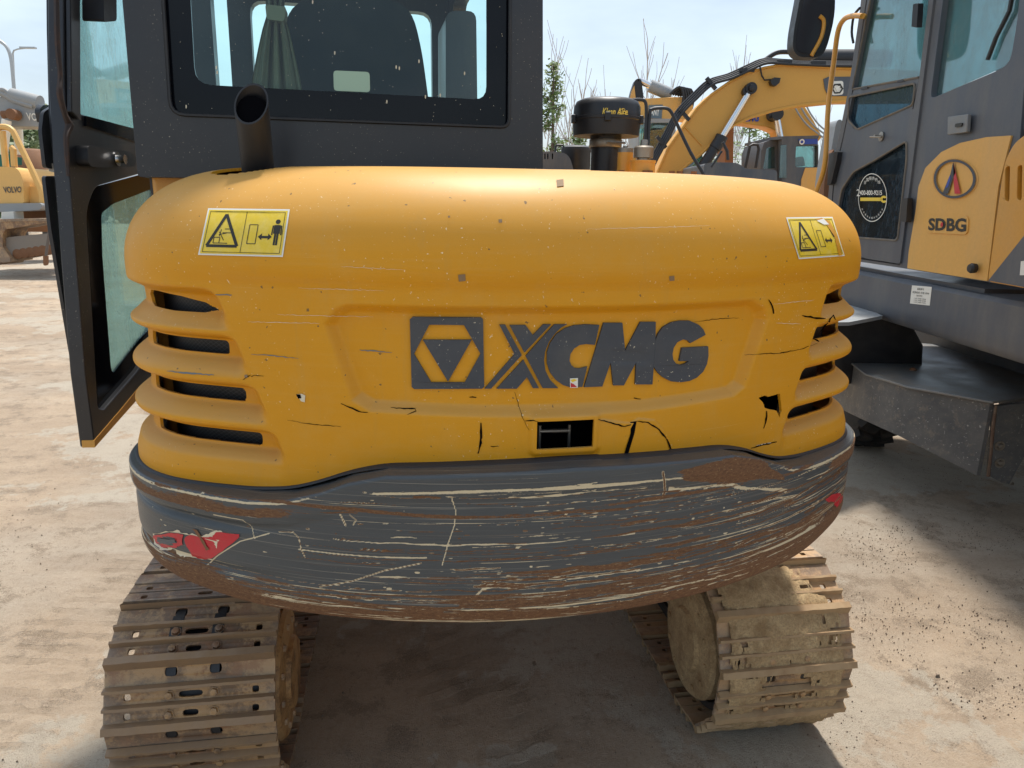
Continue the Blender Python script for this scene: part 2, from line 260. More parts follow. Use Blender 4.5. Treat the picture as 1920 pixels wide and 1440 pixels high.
class MB:
    def __init__(s): s.v = []; s.f = []; s.m = []
    def add(s, V, Fc, mi=0):
        o = len(s.v); s.v += [tuple(p) for p in V]; s.f += [tuple(i+o for i in f) for f in Fc]; s.m += [mi]*len(Fc); return s
    def box(s, c, size, R=None, mi=0):
        c = Vector(c); hx, hy, hz = [k/2 for k in size]
        V = [Vector((x, y, z)) for x in (-hx, hx) for y in (-hy, hy) for z in (-hz, hz)]
        if R is not None: V = [R @ v for v in V]
        return s.add([c+v for v in V], [(0, 1, 3, 2), (4, 6, 7, 5), (0, 4, 5, 1), (2, 3, 7, 6), (0, 2, 6, 4), (1, 5, 7, 3)], mi)
    def prism(s, loops, t, mi=0, back=True):
        t = Vector(t); loops = [[Vector(p) for p in L] for L in loops]; tr = tessellate_polygon(loops); pts = [p for L in loops for p in L]; n = len(pts)
        nrm = Vector((0, 0, 0))
        for a, b, c in tr: nrm += (pts[b]-pts[a]).cross(pts[c]-pts[a])
        fr = nrm.dot(t) < 0
        ff = [(a, b, c) if ((pts[b]-pts[a]).cross(pts[c]-pts[a])).dot(t) < 0 else (c, b, a) for a, b, c in tr]
        Fc = list(ff)
        if back: Fc += [(c+n, b+n, a+n) for a, b, c in ff]
        o = 0
        for li, L in enumerate(loops):
            k = len(L); ar = Vector((0, 0, 0))
            for i in range(k): ar += L[i].cross(L[(i+1) % k])
            ccw = ar.dot(t) < 0
            if li > 0: ccw = not ccw
            for i in range(k):
                a, b = o+i, o+(i+1) % k
                Fc.append((b, a, a+n, b+n) if ccw else (a, b, b+n, a+n))
            o += k
        return s.add(pts+[p+t for p in pts], Fc, mi)
    def tube(s, pts, r, n=10, mi=0, sm=0):
        pts = smooth_path(pts, sm) if sm else [Vector(p) for p in pts]; m = len(pts)
        rs = r if isinstance(r, (list, tuple)) else [r]*m
        if len(rs) != m: rs = list(np.interp(np.linspace(0, 1, m), np.linspace(0, 1, len(rs)), rs))
        V = []; up = None
        for i, p in enumerate(pts):
            d = (pts[min(i+1, m-1)]-pts[max(i-1, 0)]).normalized()
            if up is None: up = d.orthogonal().normalized()
            up = (up-d*up.dot(d)); up = up.normalized() if up.length > 1e-6 else d.orthogonal().normalized()
            sd = d.cross(up)
            V += [p+(up*math.cos(2*math.pi*j/n)+sd*math.sin(2*math.pi*j/n))*rs[i] for j in range(n)]
        Fc = [(i*n+j, i*n+(j+1) % n, (i+1)*n+(j+1) % n, (i+1)*n+j) for i in range(m-1) for j in range(n)]
        Fc += [tuple(range(n))[::-1], tuple((m-1)*n+j for j in range(n))]
        return s.add(V, Fc, mi)
    def lathe(s, prof, o, ax=(0, 0, 1), n=32, mi=0):
        o = Vector(o); ax = Vector(ax).normalized(); u = ax.orthogonal().normalized(); v = ax.cross(u)
        V = [o+ax*h+(u*math.cos(2*math.pi*j/n)+v*math.sin(2*math.pi*j/n))*r for r, h in prof for j in range(n)]; m = len(prof)
        Fc = [(i*n+j, i*n+(j+1) % n, (i+1)*n+(j+1) % n, (i+1)*n+j) for i in range(m-1) for j in range(n)]
        Fc += [tuple(range(n))[::-1], tuple((m-1)*n+j for j in range(n))]
        return s.add(V, Fc, mi)
    def build(s, name, mats, parent=None, angle=35, bevel=0, label=None, **k):
        me = bpy.data.meshes.new(name); inv = wm(parent).inverted()
        me.from_pydata([tuple(inv @ Vector(p)) for p in s.v] if parent else s.v, [], s.f); me.update()
        mats = mats if isinstance(mats, (list, tuple)) else [mats]
        for m in mats: me.materials.append(MT[m] if isinstance(m, str) else m)
        if len(mats) > 1: me.polygons.foreach_set('material_index', s.m)
        me.polygons.foreach_set('use_smooth', [True]*len(me.polygons)); me.set_sharp_from_angle(angle=math.radians(angle))
        o = bpy.data.objects.new(name, me); COL.objects.link(o); o.parent = parent
        if bevel:
            b = o.modifiers.new('bevel', 'BEVEL'); b.width = bevel; b.segments = 2; b.limit_method = 'ANGLE'; b.angle_limit = math.radians(40)
        tag(o, label, **k); return o
def text_tris(txt, shear=0, bold=0, font=None):
    c = bpy.data.curves.new('t', 'FONT'); c.body = txt; c.size = 1; c.shear = shear; c.offset = bold; c.resolution_u = 3
    o = bpy.data.objects.new('t', c); COL.objects.link(o); bpy.context.view_layer.update()
    me = o.evaluated_get(bpy.context.evaluated_depsgraph_get()).to_mesh()
    V = np.array([v.co[:2] for v in me.vertices]); Fc = [tuple(p.vertices) for p in me.polygons]
    o.evaluated_get(bpy.context.evaluated_depsgraph_get()).to_mesh_clear(); bpy.data.objects.remove(o)
    if len(V): V = (V-V.min(0))/(V.max(0)-V.min(0))
    return V, Fc
def put_text(mb, txt, fn, mi=0, **k):       # fn maps (u, v) in 0..1, v up, to a 3D point
    V, Fc = text_tris(txt, **k); mb.add([fn(u, v) for u, v in V], Fc, mi)
def quadmap(tl, tr, br, bl):                # bilinear over four corners, v up
    tl, tr, br, bl = [Vector(p) for p in (tl, tr, br, bl)]
    return lambda u, v: (bl*(1-u)+br*u)*(1-v)+(tl*(1-u)+tr*u)*v

# ================================================================== SETTING: ground
gx = np.r_[-150, -60, -20, np.linspace(-6, 6, 121), 20, 60, 150]; gy = np.r_[-30, -5, np.linspace(0, 12, 121), 20, 40, 90, 220]
from mathutils import noise as mn
V = [(x, y, (mn.noise((x*1.3, y*1.3, 0))*.006+mn.noise((x*5, y*9, 2))*.002) if abs(x) < 6 and 0 < y < 12 else 0) for y in gy for x in gx]
nx_ = len(gx); Fc = [(j*nx_+i, j*nx_+i+1, (j+1)*nx_+i+1, (j+1)*nx_+i) for j in range(len(gy)-1) for i in range(nx_-1)]
MB().add(V, Fc).build('ground', 'ground', kind='structure')
mb = MB()
for i in range(30000):
    if i < 16000:
        x, y = rng.uniform(-2.6, 3.4), rng.uniform(1.5, 7)
        if mn.noise((x*1.1, y*1.1, 5)) < rng.uniform(-.1, .25): continue
    else:
        x, y = rng.uniform(.8, 3.2), rng.uniform(1.5, 3.4)
        if mn.noise((x*2.6, y*2.6, 8)) < rng.uniform(-.05, .2): continue
    r = .0009+.0028*rng.random()**3+(.009 if rng.random() < .002 else 0)
    a = rng.uniform(0, 6.28, 3); c = Vector((x, y, .003+r*.3)); hh = r*rng.uniform(.5, .9)
    P = [c+Vector((math.cos(a[0]+q*2.09)*r*rng.uniform(.7, 1.3), math.sin(a[0]+q*2.09)*r, -hh)) for q in range(3)]+[c+Vector((math.cos(a[0]+.6+q*2.09)*r*.7, math.sin(a[0]+.6+q*2.09)*r*.7, hh)) for q in range(3)]
    mb.add(P, [(3, 4, 5), (0, 1, 4, 3), (1, 2, 5, 4), (2, 0, 3, 5)])
mb.build('gravel', 'stone', kind='stuff')
mb = MB()
for i in range(900):
    q = hZ(rng.uniform(1660, 1960), rng.uniform(590, 690), .02); q += Vector((rng.normal()*.3, rng.normal()*.4, abs(rng.normal())*.06)); r = rng.uniform(.02, .07)
    u = Vector(rng.normal(size=3)).normalized(); v = u.orthogonal()
    mb.add([q-u*r, q+v*r*.5, q+u*r, q-v*r*.5], [(0, 1, 2, 3)])
mb.build('dry_leaf_litter', 'litter', kind='stuff')

# ================================================================== COMPACT EXCAVATOR
PSI = math.radians(11.8059); OX, OY = .1185, 1.2; cs, sn = math.cos(PSI), math.sin(PSI)
RT, RC, W_ = 1.2478, .3436, .8568
EX = empty('compact_excavator', (OX+1.0*-sn, OY+1.0*cs, 0), PSI, label='yellow and black compact excavator filling the foreground, with scratched grey counterweight', cat='excavator')
def L2W(x, y, z): return Vector((OX+x*cs-y*sn, OY+x*sn+y*cs, z))
def outl(a, W):     # plan outline of the tail by arc length: rear arc, corner fillet, straight side
    s = np.sign(a); a = np.abs(a); yc = RT-math.sqrt((RT-RC)**2-(W-RC)**2); a1 = math.atan2(W-RC, RT-yc); s1 = RT*a1; s2 = RC*(math.pi/2-a1)
    t1 = np.clip(a/RT, 0, a1); x = RT*np.sin(t1); y = RT-RT*np.cos(t1); ang = t1
    t2 = a1+np.clip(a-s1, 0, s2)/RC; k = a > s1; x = np.where(k, W-RC+RC*np.sin(t2), x); y = np.where(k, yc-RC*np.cos(t2), y); ang = np.where(k, t2, ang)
    k = a > s1+s2; y = np.where(k, yc+(a-s1-s2), y)
    return s*x, y, s*np.sin(ang), -np.cos(ang)
Z1, ZT, HY = 1.445, 1.643, .0477
VA = [0, .186, .343, .414, .466, .533, .61, .70, .87, 1.6]; VH = [1.104, 1.104, 1.099, 1.087, 1.067, 1.049, 1.036, 1.034, 1.026, 1.02]; VC = [1.118, 1.113, 1.106, 1.088, 1.066, 1.045, 1.036, 1.034, 1.034, 1.036]
prof_z, prof_d = [.9, 1.045, 1.060], [0, 0, -.001]
for q_, c_ in enumerate((1.125, 1.212, 1.303)):
    prof_z += [c_-.036, c_-.024, c_-.0175, c_+.017] if q_ == 0 else [c_-.026, c_-.0185, c_+.0175]; prof_d += [-.008, -.024, -.036, -.036] if q_ == 0 else [-.024, -.036, -.036]
    nb_ = (1.212, 1.303, 1.385)[q_]-.018; prof_z += [c_+.024, c_+.031, c_+.042]; prof_d += [-.012, -.001, 0]; prof_z += [nb_-.022]; prof_d += [-.006]
prof_z += [1.366, 1.372, 1.402, 1.418, 1.8]; prof_d += [-.030, -.038, -.034, 0, 0]
zz = np.linspace(.9, 1.8, 1801); dd = np.interp(zz, prof_z, prof_d); kk = np.exp(-.5*(np.arange(-20, 21)/5.0)**2); kk /= kk.sum(); dd = np.convolve(np.pad(dd, 20, 'edge'), kk, 'valid')
def seg_sd(PX, PY, poly):       # signed distance to polygon, negative inside
    P = np.array(poly, float); d = np.full(PX.shape, 1e9); ins = np.zeros(PX.shape, bool)
    for i in range(len(P)):
        a, b = P[i-1], P[i]; e = b-a; t = np.clip(((PX-a[0])*e[0]+(PY-a[1])*e[1])/(e@e), 0, 1)
        d = np.minimum(d, np.hypot(PX-a[0]-t*e[0], PY-a[1]-t*e[1]))
        c = ((a[1] > PY) != (b[1] > PY)) & (PX < (b[0]-a[0])*(PY-a[1])/(b[1]-a[1]+1e-12)+a[0]); ins ^= c
    return np.where(ins, -d, d)
REC = [(-.43, 1.395), (-.405, 1.405), (.40, 1.405), (.44, 1.385), (.452, 1.36), (.40, 1.222), (.37, 1.205), (.15, 1.196), (-.15, 1.198), (-.37, 1.205), (-.405, 1.225), (-.452, 1.365)]
SL1 = [(.69, 1.374), (.72, 1.387), (.78, 1.396), (.86, 1.401), (.895, 1.400), (.912, 1.390), (.905, 1.374), (.88, 1.369), (.80, 1.367), (.72, 1.368)]
def rr(a0, a1, zc, h, r=.009):
    out = []
    for cx, cz, q in ((a1-r, zc+h-r, 0), (a0+r, zc+h-r, 1), (a0+r, zc-h+r, 2), (a1-r, zc-h+r, 3)):
        out += [(cx+r*math.cos((q+j/4)*math.pi/2), cz+r*math.sin((q+j/4)*math.pi/2)) for j in range(5)]
    return out
SLOTS = [SL1, rr(.672, .915, 1.303, .0135), rr(.642, .915, 1.212, .0135), rr(.612, .905, 1.125, .013)]
TOW = (-.062, .047, 1.138, 1.192)
def hood_off(a, z):
    A = np.abs(a); S_ = sstep(.55, .92, A); lowz = 1-sstep(1.400, 1.432, z); off = -.011*((1-sstep(1.425, 1.462, z))*(1-S_)+lowz*S_)
    sd = seg_sd(a, z, REC); off = off-.021*sstep(0, .022, -sd)
    b = np.interp(z, [1.06, 1.11, 1.40, 1.45], [.535, .545, .66, .70]); m = sstep(-.008, .035, A-b)
    saw = np.interp(z, zz, dd); s_ = np.clip(-saw/.038, 0, 1); t_ = np.clip((1.40-z)/.34, 0, 1); off = off+saw*m+S_*lowz*((.009+.018*t_)*(1-s_)+(.015+.012*t_)*s_)
    off = off+.004*sstep(-.0015, .0015, -seg_sd(a, z, [(.06, 1.19), (.10, 1.182), (.125, 1.178), (.14, 1.186), (.175, 1.18), (.198, 1.158), (.212, 1.125), (.213, 1.08), (.06, 1.08)]))
    ts = seg_sd(a, z, [(TOW[0], TOW[2]), (TOW[1], TOW[2]), (TOW[1], TOW[3]), (TOW[0], TOW[3])]); off = off+.007*(1-sstep(.006, .018, ts))
    return off
def hood_pos(a, wv, extra=0.0, disp=True):   # wv = height below Z1, dome parameter above it
    a = np.asarray(a, float); wv = np.asarray(wv, float); x, y, nx, ny = outl(a, W_)
    t = np.clip((wv-Z1)/.3, 0, 1)*math.pi/2; A = np.abs(a); I = .20+.08*sstep(.3, 1.0, A)
    st_ = np.sin(t); ct_ = np.cos(t); z = np.minimum(wv, Z1)+(ZT-Z1)*st_**.9; ins = I*(1-np.clip(ct_, 0, 1)**.87)
    o = (hood_off(a, np.minimum(wv, 1.5)) if disp else 0)*1.0
    e = o+np.asarray(extra)*np.cos(t)-ins; z = z+np.asarray(extra)*np.sin(t)
    x = x+nx*e; y = y+ny*e+HY
    return np.stack([OX+x*cs-y*sn, OY+x*sn+y*cs, z+0*x], -1)
class Finder:
    def __init__(s, fn, a, wv):
        s.fn = fn; s.A, s.W = np.meshgrid(a, wv); P = fn(s.A, s.W); s.px, s.py = projn(P)
        du = np.gradient(P, axis=1); dv = np.gradient(P, axis=0); n = np.cross(du, dv); s.front = (n*(np.array([0, 0, H])-P)).sum(-1) > 0
    def find(s, px, py):
        d = (s.px-px)**2+(s.py-py)**2; d[~s.front] = 1e12; i = np.unravel_index(d.argmin(), d.shape); a, wv = s.A[i], s.W[i]
        if d[i] > 150: return a, wv
        for _ in range(5):
            h = 1e-4; P = s.fn(np.array([a, a+h, a]), np.array([wv, wv, wv+h])); x, y = projn(P)
            J = np.array([[x[1]-x[0], x[2]-x[0]], [y[1]-y[0], y[2]-y[0]]])/h; r = np.array([px-x[0], py-y[0]])
            if abs(np.linalg.det(J)) < 1e3: break
            st = np.clip(np.linalg.solve(J, r), -.02, .02); a += st[0]; wv += st[1]
        return a, wv
    def pt(s, px, py, off): a, wv = s.find(px, py); return Vector(s.fn(a, wv, off))
def np_mesh(name, P, faces, mats, parent, midx=None, uv=None, col=None, angle=180):
    me = bpy.data.meshes.new(name); P = np.asarray(P).reshape(-1, 3); inv = np.array(wm(parent).inverted()); P = P@inv[:3, :3].T+inv[:3, 3]
    faces = np.asarray(faces, np.int32); nf = len(faces); k = faces.shape[1]
    me.vertices.add(len(P)); me.vertices.foreach_set('co', P.ravel().astype(np.float32)); me.loops.add(nf*k); me.loops.foreach_set('vertex_index', faces.ravel())
    me.polygons.add(nf); me.polygons.foreach_set('loop_start', np.arange(0, nf*k, k, dtype=np.int32)); me.update(calc_edges=True)
    for m in mats: me.materials.append(MT[m])
    if midx is not None: me.polygons.foreach_set('material_index', np.asarray(midx, np.int32))
    if uv is not None: l = me.uv_layers.new(name='UVMap'); l.data.foreach_set('uv', uv[faces.ravel()].astype(np.float32).ravel())
    if col is not None: c = me.attributes.new('wear', 'FLOAT_COLOR', 'POINT'); c.data.foreach_set('color', col.astype(np.float32).ravel())
    me.polygons.foreach_set('use_smooth', np.ones(nf, bool)); me.validate(); me.update()
    o = bpy.data.objects.new(name, me); COL.objects.link(o); o.parent = parent; return o
# ---- hood shell
ac = np.r_[np.linspace(-1.55, -1.03, 40)[:-1], np.linspace(-1.03, 1.03, 840), np.linspace(1.03, 1.55, 40)[1:]]
nl, nd, nc = 176, 56, 24; rows = nl+nd+nc
vv = np.linspace(0, 1, nl)
zb = np.interp(np.abs(ac), VA, VH); kz = np.exp(-.5*(np.arange(-12, 13)/5.0)**2); kz /= kz.sum(); zb = np.convolve(np.pad(zb, 12, 'edge'), kz, 'valid')
Wg = np.concatenate([zb[None]+(Z1-zb[None])*vv[:, None], np.repeat((Z1+.3*(np.arange(1, nd+1)/nd))[:, None], len(ac), 1)], 0)
Ag = np.repeat(ac[None], nl+nd, 0)
HF = Finder(hood_pos, np.linspace(-1.05, 1.05, 300), np.r_[np.linspace(1.0, Z1, 110), np.linspace(Z1, Z1+.3, 50)[1:]])
tear = [HF.find(*p) for p in [(1422, 746), (1436, 741), (1440, 744), (1462, 738), (1464, 752), (1466, 770), (1461, 782), (1456, 770), (1444, 768), (1434, 765), (1430, 754)]]
HOLES = [[(x, z) for x, z in S] for S in SLOTS]+[[(-x, z) for x, z in S][::-1] for S in SLOTS]+[[(TOW[0], TOW[2]), (TOW[1], TOW[2]), (TOW[1], TOW[3]), (TOW[0], TOW[3])], tear]
A2 = Ag.copy(); W2 = Wg.copy(); inside = np.zeros(Ag.shape, bool)
for hp in HOLES:
    P = np.array(hp); bb = (Ag > P[:, 0].min()-.02) & (Ag < P[:, 0].max()+.02) & (Wg > P[:, 1].min()-.02) & (Wg < P[:, 1].max()+.02)
    a_, w_ = Ag[bb], Wg[bb]; s = seg_sd(a_, w_, hp); e = 1e-4
    ga = (seg_sd(a_+e, w_, hp)-s)/e; gw = (seg_sd(a_, w_+e, hp)-s)/e; nr = (np.abs(s) < .00135)
    A2[bb] = np.where(nr, a_-ga*s, a_); W2[bb] = np.where(nr, w_-gw*s, w_); inside[bb] |= s < -.00135
    inside[bb] |= (s < 0) & ~nr
P = hood_pos(A2, W2)
# cap: close the top towards a centre line
ring = P[-1]; loc_x = (ring[:, 0]-OX)*cs+(ring[:, 1]-OY)*sn; tgt = np.array([L2W(x*.35, .42, ZT+.004) for x in loc_x])
cap = np.array([ring*(1-t)+tgt*t for t in np.linspace(0, 1, nc+1)[1:]]); cap[..., 2] = ZT
P = np.concatenate([P, cap], 0); nC = len(ac)
idx = np.arange(rows*nC).reshape(rows, nC)
Fq = np.stack([idx[:-1, :-1], idx[:-1, 1:], idx[1:, 1:], idx[1:, :-1]], -1).reshape(-1, 4)
ins_all = np.zeros((rows, nC), bool); ins_all[:nl+nd] = inside
onb = np.zeros((rows, nC), bool); 
cen_a = (A2[:-1, :-1]+A2[1:, 1:])/2; cen_w = (W2[:-1, :-1]+W2[1:, 1:])/2; dead = np.zeros((rows-1, nC-1), bool)
for hp in HOLES:
    P2 = np.array(hp); bb = (cen_a > P2[:, 0].min()-.01) & (cen_a < P2[:, 0].max()+.01) & (cen_w > P2[:, 1].min()-.01) & (cen_w < P2[:, 1].max()+.01)
    q = np.zeros(cen_a.shape, bool); q[bb] = seg_sd(cen_a[bb], cen_w[bb], hp) < 0; dead[:nl+nd-1] |= q
# exhaust notch in the top of the hood
ex_c = L2W(-.66, .36, 0); px_, py_ = projn(P); fc = (P[:-1, :-1]+P[1:, 1:])/2
EXH = hY(476, 322, 1.47)
exd = np.hypot((fc[..., 0]-EXH.x)*.75, fc[..., 1]-EXH.y-.015); dead |= (exd < .066) & (fc[..., 2] > 1.55)
Fl = Fq[~dead.ravel()]
# rims: fold the hole edges inwards
ed = {}
for f in Fl[:]: pass
E_ = np.concatenate([Fl[:, [0, 1]], Fl[:, [1, 2]], Fl[:, [2, 3]], Fl[:, [3, 0]]]); key = np.sort(E_, 1); key = key[:, 0].astype(np.int64)*10**7+key[:, 1]
u, inv_, cnt = np.unique(key, return_inverse=True, return_counts=True); be = E_[cnt[inv_] == 1]
outer = set(idx[0]) | set(idx[-1]) | set(idx[:, 0]) | set(idx[:, -1]); be = np.array([e for e in be if not (e[0] in outer and e[1] in outer)])
Pn = P.reshape(-1, 3); du = np.gradient(P, axis=1); dv = np.gradient(P, axis=0); nn = np.cross(du, dv).reshape(-1, 3); nn /= np.linalg.norm(nn, axis=1)[:, None]+1e-9
bv = np.unique(be); mp_ = {v: len(Pn)+i for i, v in enumerate(bv)}; Pall = np.concatenate([Pn, Pn[bv]-nn[bv]*.006])
Rf = np.array([[e[1], e[0], mp_[e[0]], mp_[e[1]]] for e in be]); Fall = np.concatenate([Fl, Rf])
# bottom hem of the hood, folded under
b0 = idx[0]; hm = len(Pall); Pall = np.concatenate([Pall, Pn[b0]-nn[b0]*.02]); Hf = np.array([[b0[i], hm+i, hm+i+1, b0[i+1]] for i in range(nC-1)]); Fall = np.concatenate([Fall, Hf])
# decals and cracks are extra faces of the hood mesh
xV, xF, xM = [], [], []
def xadd(V, Fc, mi):
    o = len(Pall)+len(xV); xV.extend([tuple(v) for v in V])
    for f in Fc:
        f = tuple(i+o for i in f); xF.append(f if len(f) == 4 else (f[0], f[1], f[2], f[2])); xM.append(mi)
def crack(px, wd, mi=1, jit=.8, off=.0012):
    P_ = [Vector((p[0], p[1], 0)) for p in px]; q = []
    for a, b in zip(P_[:-1], P_[1:]):
        k = max(2, int((b-a).length/5)); q += [a.lerp(b, i/k)+Vector((random.uniform(-jit, jit), random.uniform(-jit, jit), 0)) for i in range(k)]
    q.append(P_[-1]); n = len(q); V = []
    for i, p in enumerate(q):
        d = (q[min(i+1, n-1)]-q[max(i-1, 0)]).normalized(); s = Vector((-d.y, d.x, 0)); h = wd*.34*(.35+.9*math.sin(math.pi*(i+.6)/(n+.2)))*random.uniform(.5, 1.2)
        V += [HF.pt(p.x+s.x*h, p.y+s.y*h, off), HF.pt(p.x-s.x*h, p.y-s.y*h, off)]
    xadd(V, [(2*i, 2*i+1, 2*i+3, 2*i+2) for i in range(n-1)], mi)
def blot(px, mi, off=.0013):
    V = [HF.pt(x, y, off) for x, y in px]; tr = tessellate_polygon([V]); xadd(V, tr, mi)
for c in [([(640, 757), (655, 763), (672, 771), (690, 773)], 3), ([(733, 764), (778, 766), (781, 770), (764, 777)], 3), ([(965, 735), (975, 770), (983, 790), (992, 806)], 1.6), ([(985, 789), (1000, 788), (1010, 791)], 2.5),
          ([(1122, 786), (1150, 794), (1170, 799), (1183, 796)], 3.2), ([(1193, 790), (1215, 792), (1235, 806), (1250, 824), (1258, 842), (1256, 868)], 4), ([(1441, 562), (1447, 575), (1450, 588)], 4), ([(1503, 592), (1530, 596), (1547, 597)], 4),
          ([(1395, 665), (1460, 662), (1500, 655), (1532, 643)], 1.6), ([(901, 793), (903, 820), (896, 850)], 6), ([(1408, 840), (1430, 834), (1456, 828)], 3.2), ([(920, 837), (935, 836)], 2), ([(1437, 770), (1436, 785), (1431, 803)], 3.5),
          ([(1458, 770), (1463, 781)], 3), ([(470, 706), (478, 703), (495, 705)], 1.8), ([(455, 712), (470, 703)], 2), ([(1520, 632), (1535, 640)], 3), ([(540, 787), (570, 794), (640, 800)], 1.4), ([(880, 744), (893, 745)], 3), ([(1188, 746), (1201, 748)], 3),
          ([(1302, 604), (1340, 598), (1385, 596)], 1.3), ([(1538, 622), (1562, 590), (1566, 600)], 4)]: crack(c[0], c[1])
blot([(1181, 791), (1193, 789), (1189, 812), (1182, 835), (1174, 862), (1167, 861), (1174, 836), (1182, 812)], 1, .0016)
for c in [([(313, 695), (340, 698), (402, 703)], 4, 2), ([(472, 664), (495, 665), (560, 672)], 2.2, 2), ([(675, 656), (700, 658), (735, 661)], 3, 2), ([(405, 552), (436, 553)], 2.5, 2), ([(465, 603), (600, 606)], 1.2, 3), ([(520, 590), (700, 594)], 1.0, 3), ([(1418, 835), (1445, 830)], 2, 3), ([(1450, 570), (1530, 562)], 1.1, 3), ([(1100, 430), (1330, 424)], .9, 3), ([(640, 500), (760, 506)], .9, 3), ([(1455, 606), (1500, 607)], 1.2, 3), ([(560, 540), (720, 545)], .9, 3)]: crack(c[0], c[1], c[2])
blot([(557, 739), (566, 738), (573, 741), (572, 754), (565, 752)], 3, .0014); blot([(556, 739), (564, 739), (566, 746), (560, 747)], 1, .002)
for x, y, r in [(866, 521, 7), (1259, 522, 5), (1050, 344, 7), (842, 407, 2), (938, 415, 3.5), (462, 705, 3)]: blot([(x-r, y-r*.8), (x+r*.9, y-r), (x+r, y+r*.8), (x-r*.8, y+r)], 4, .0014)
Pall = np.concatenate([Pall, np.array(xV)]); nbase = len(Fall)
midx = np.r_[np.zeros(nbase, int), np.array(xM)]
quads = [tuple(f) for f in Fall.tolist()]+[f if f[2] != f[3] else f[:3] for f in xF]
me = bpy.data.meshes.new('engine_hood'); iv = np.array(wm(EX).inverted()); PP = Pall@iv[:3, :3].T+iv[:3, 3]
me.from_pydata(PP.tolist(), [], quads); me.update()
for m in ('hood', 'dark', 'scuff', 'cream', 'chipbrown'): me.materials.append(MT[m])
me.polygons.foreach_set('material_index', midx.astype(np.int32)); me.polygons.foreach_set('use_smooth', [True]*len(me.polygons)); me.set_sharp_from_angle(angle=math.radians(50))
HOOD = bpy.data.objects.new('engine_hood', me); COL.objects.link(HOOD); HOOD.parent = EX
# near-black sheet behind the openings, standing for the shaded engine bay
La = np.linspace(-1.4, 1.4, 160); Lz = np.linspace(.98, 1.40, 12); G = hood_pos(*np.meshgrid(La, Lz), -.11, False); ii = np.arange(G.shape[0]*G.shape[1]).reshape(G.shape[:2])
np_mesh('bay_shade_sheet', G, np.stack([ii[:-1, :-1], ii[:-1, 1:], ii[1:, 1:], ii[1:, :-1]], -1).reshape(-1, 4), ['dark'], HOOD)
# vent meshes
for S in SLOTS:
    for sg in (-1, 1):
        Pp = np.array(S); a = np.linspace(Pp[:, 0].min()-.012, Pp[:, 0].max()+.40, 110)*sg; z = np.linspace(Pp[:, 1].min()-.036, Pp[:, 1].max()+.010, 14)
        A_, Z_ = np.meshgrid(a, z); x, y, nx, ny = outl(A_, W_); e = -.066; x = x+nx*e; y = y+ny*e+HY; G = np.stack([OX+x*cs-y*sn, OY+x*sn+y*cs, Z_], -1)
        ii = np.arange(A_.size).reshape(A_.shape); fq = np.stack([ii[:-1, :-1], ii[:-1, 1:], ii[1:, 1:], ii[1:, :-1]], -1).reshape(-1, 4)
        if sg < 0: fq = fq[:, ::-1]
        np_mesh('vent_mesh', G, fq, ['vent'], HOOD, uv=np.stack([A_.ravel(), Z_.ravel()], -1))
# raised lettering and emblem
def zp(X, Y): return 740+X*.34375, 560+Y*.34375
def raised(mb, loops, off, base=-.003, dens=30, mi=0):
    def dn(L):
        out = []
        for i in range(len(L)):
            a, b = L[i], L[(i+1) % len(L)]; k = max(1, int(math.hypot(b[0]-a[0], b[1]-a[1])/dens)); out += [(a[0]+(b[0]-a[0])*j/k, a[1]+(b[1]-a[1])*j/k) for j in range(k)]
        return out
    Ls = [dn(L) for L in loops]; tr = tessellate_polygon([[Vector((x, y, 0)) for x, y in L] for L in Ls]); pts = [p for L in Ls for p in L]
    uvw = [HF.find(*zp(*p)) for p in pts]; T = [Vector(hood_pos(a, z_, off)) for a, z_ in uvw]; B = [Vector(hood_pos(a, z_, base)) for a, z_ in uvw]; n = len(pts); fcs = []
    for a, b, c in tr:
        nrm = (T[b]-T[a]).cross(T[c]-T[a]); fcs.append((a, b, c) if nrm.dot(CAM-T[a]) > 0 else (c, b, a))
    o = 0
    for L in Ls:
        k = len(L)
        for i in range(k): fcs.append((o+i, o+(i+1) % k, o+(i+1) % k+n, o+i+n))
        o += k
    mb.add(T+B, fcs, mi)
mb = MB(); raised(mb, [[(100, 97), (470, 100), (482, 112), (488, 475), (478, 488), (108, 490), (95, 478), (85, 110)], [(190, 140), (378, 142), (468, 298), (382, 454), (200, 454), (107, 300)]], .0045)
raised(mb, [[(155, 222), (420, 222), (292, 450)]], .0045); mb.build('logo_emblem', 'lettergrey', HOOD, angle=30)
mb = MB()
LET = [[(570, 140), (602, 140), (692, 305), (525, 488), (490, 488), (652, 300)], [(625, 142), (712, 142), (752, 197), (808, 138), (850, 138), (706, 292)],
       [(868, 138), (938, 138), (905, 155), (870, 190), (838, 235), (818, 285), (812, 335), (820, 390), (845, 440), (890, 485), (805, 485), (712, 310)], [(700, 330), (785, 485), (752, 485), (720, 425), (665, 488), (555, 488)],
       [(1112, 142), (1088, 250), (1040, 245), (1005, 250), (975, 270), (955, 300), (950, 335), (960, 360), (980, 376), (1005, 378), (1046, 368), (1020, 478), (960, 482), (915, 468), (875, 440), (845, 400), (828, 350), (828, 290), (845, 240), (880, 190), (925, 160), (975, 143), (1040, 138)],
       [(1135, 130), (1237, 130), (1252, 282), (1335, 125), (1418, 125), (1416, 240), (1400, 465), (1307, 465), (1312, 345), (1245, 470), (1188, 470), (1174, 345), (1128, 476), (1030, 480)]]
for L in LET: raised(mb, [L], .0045)
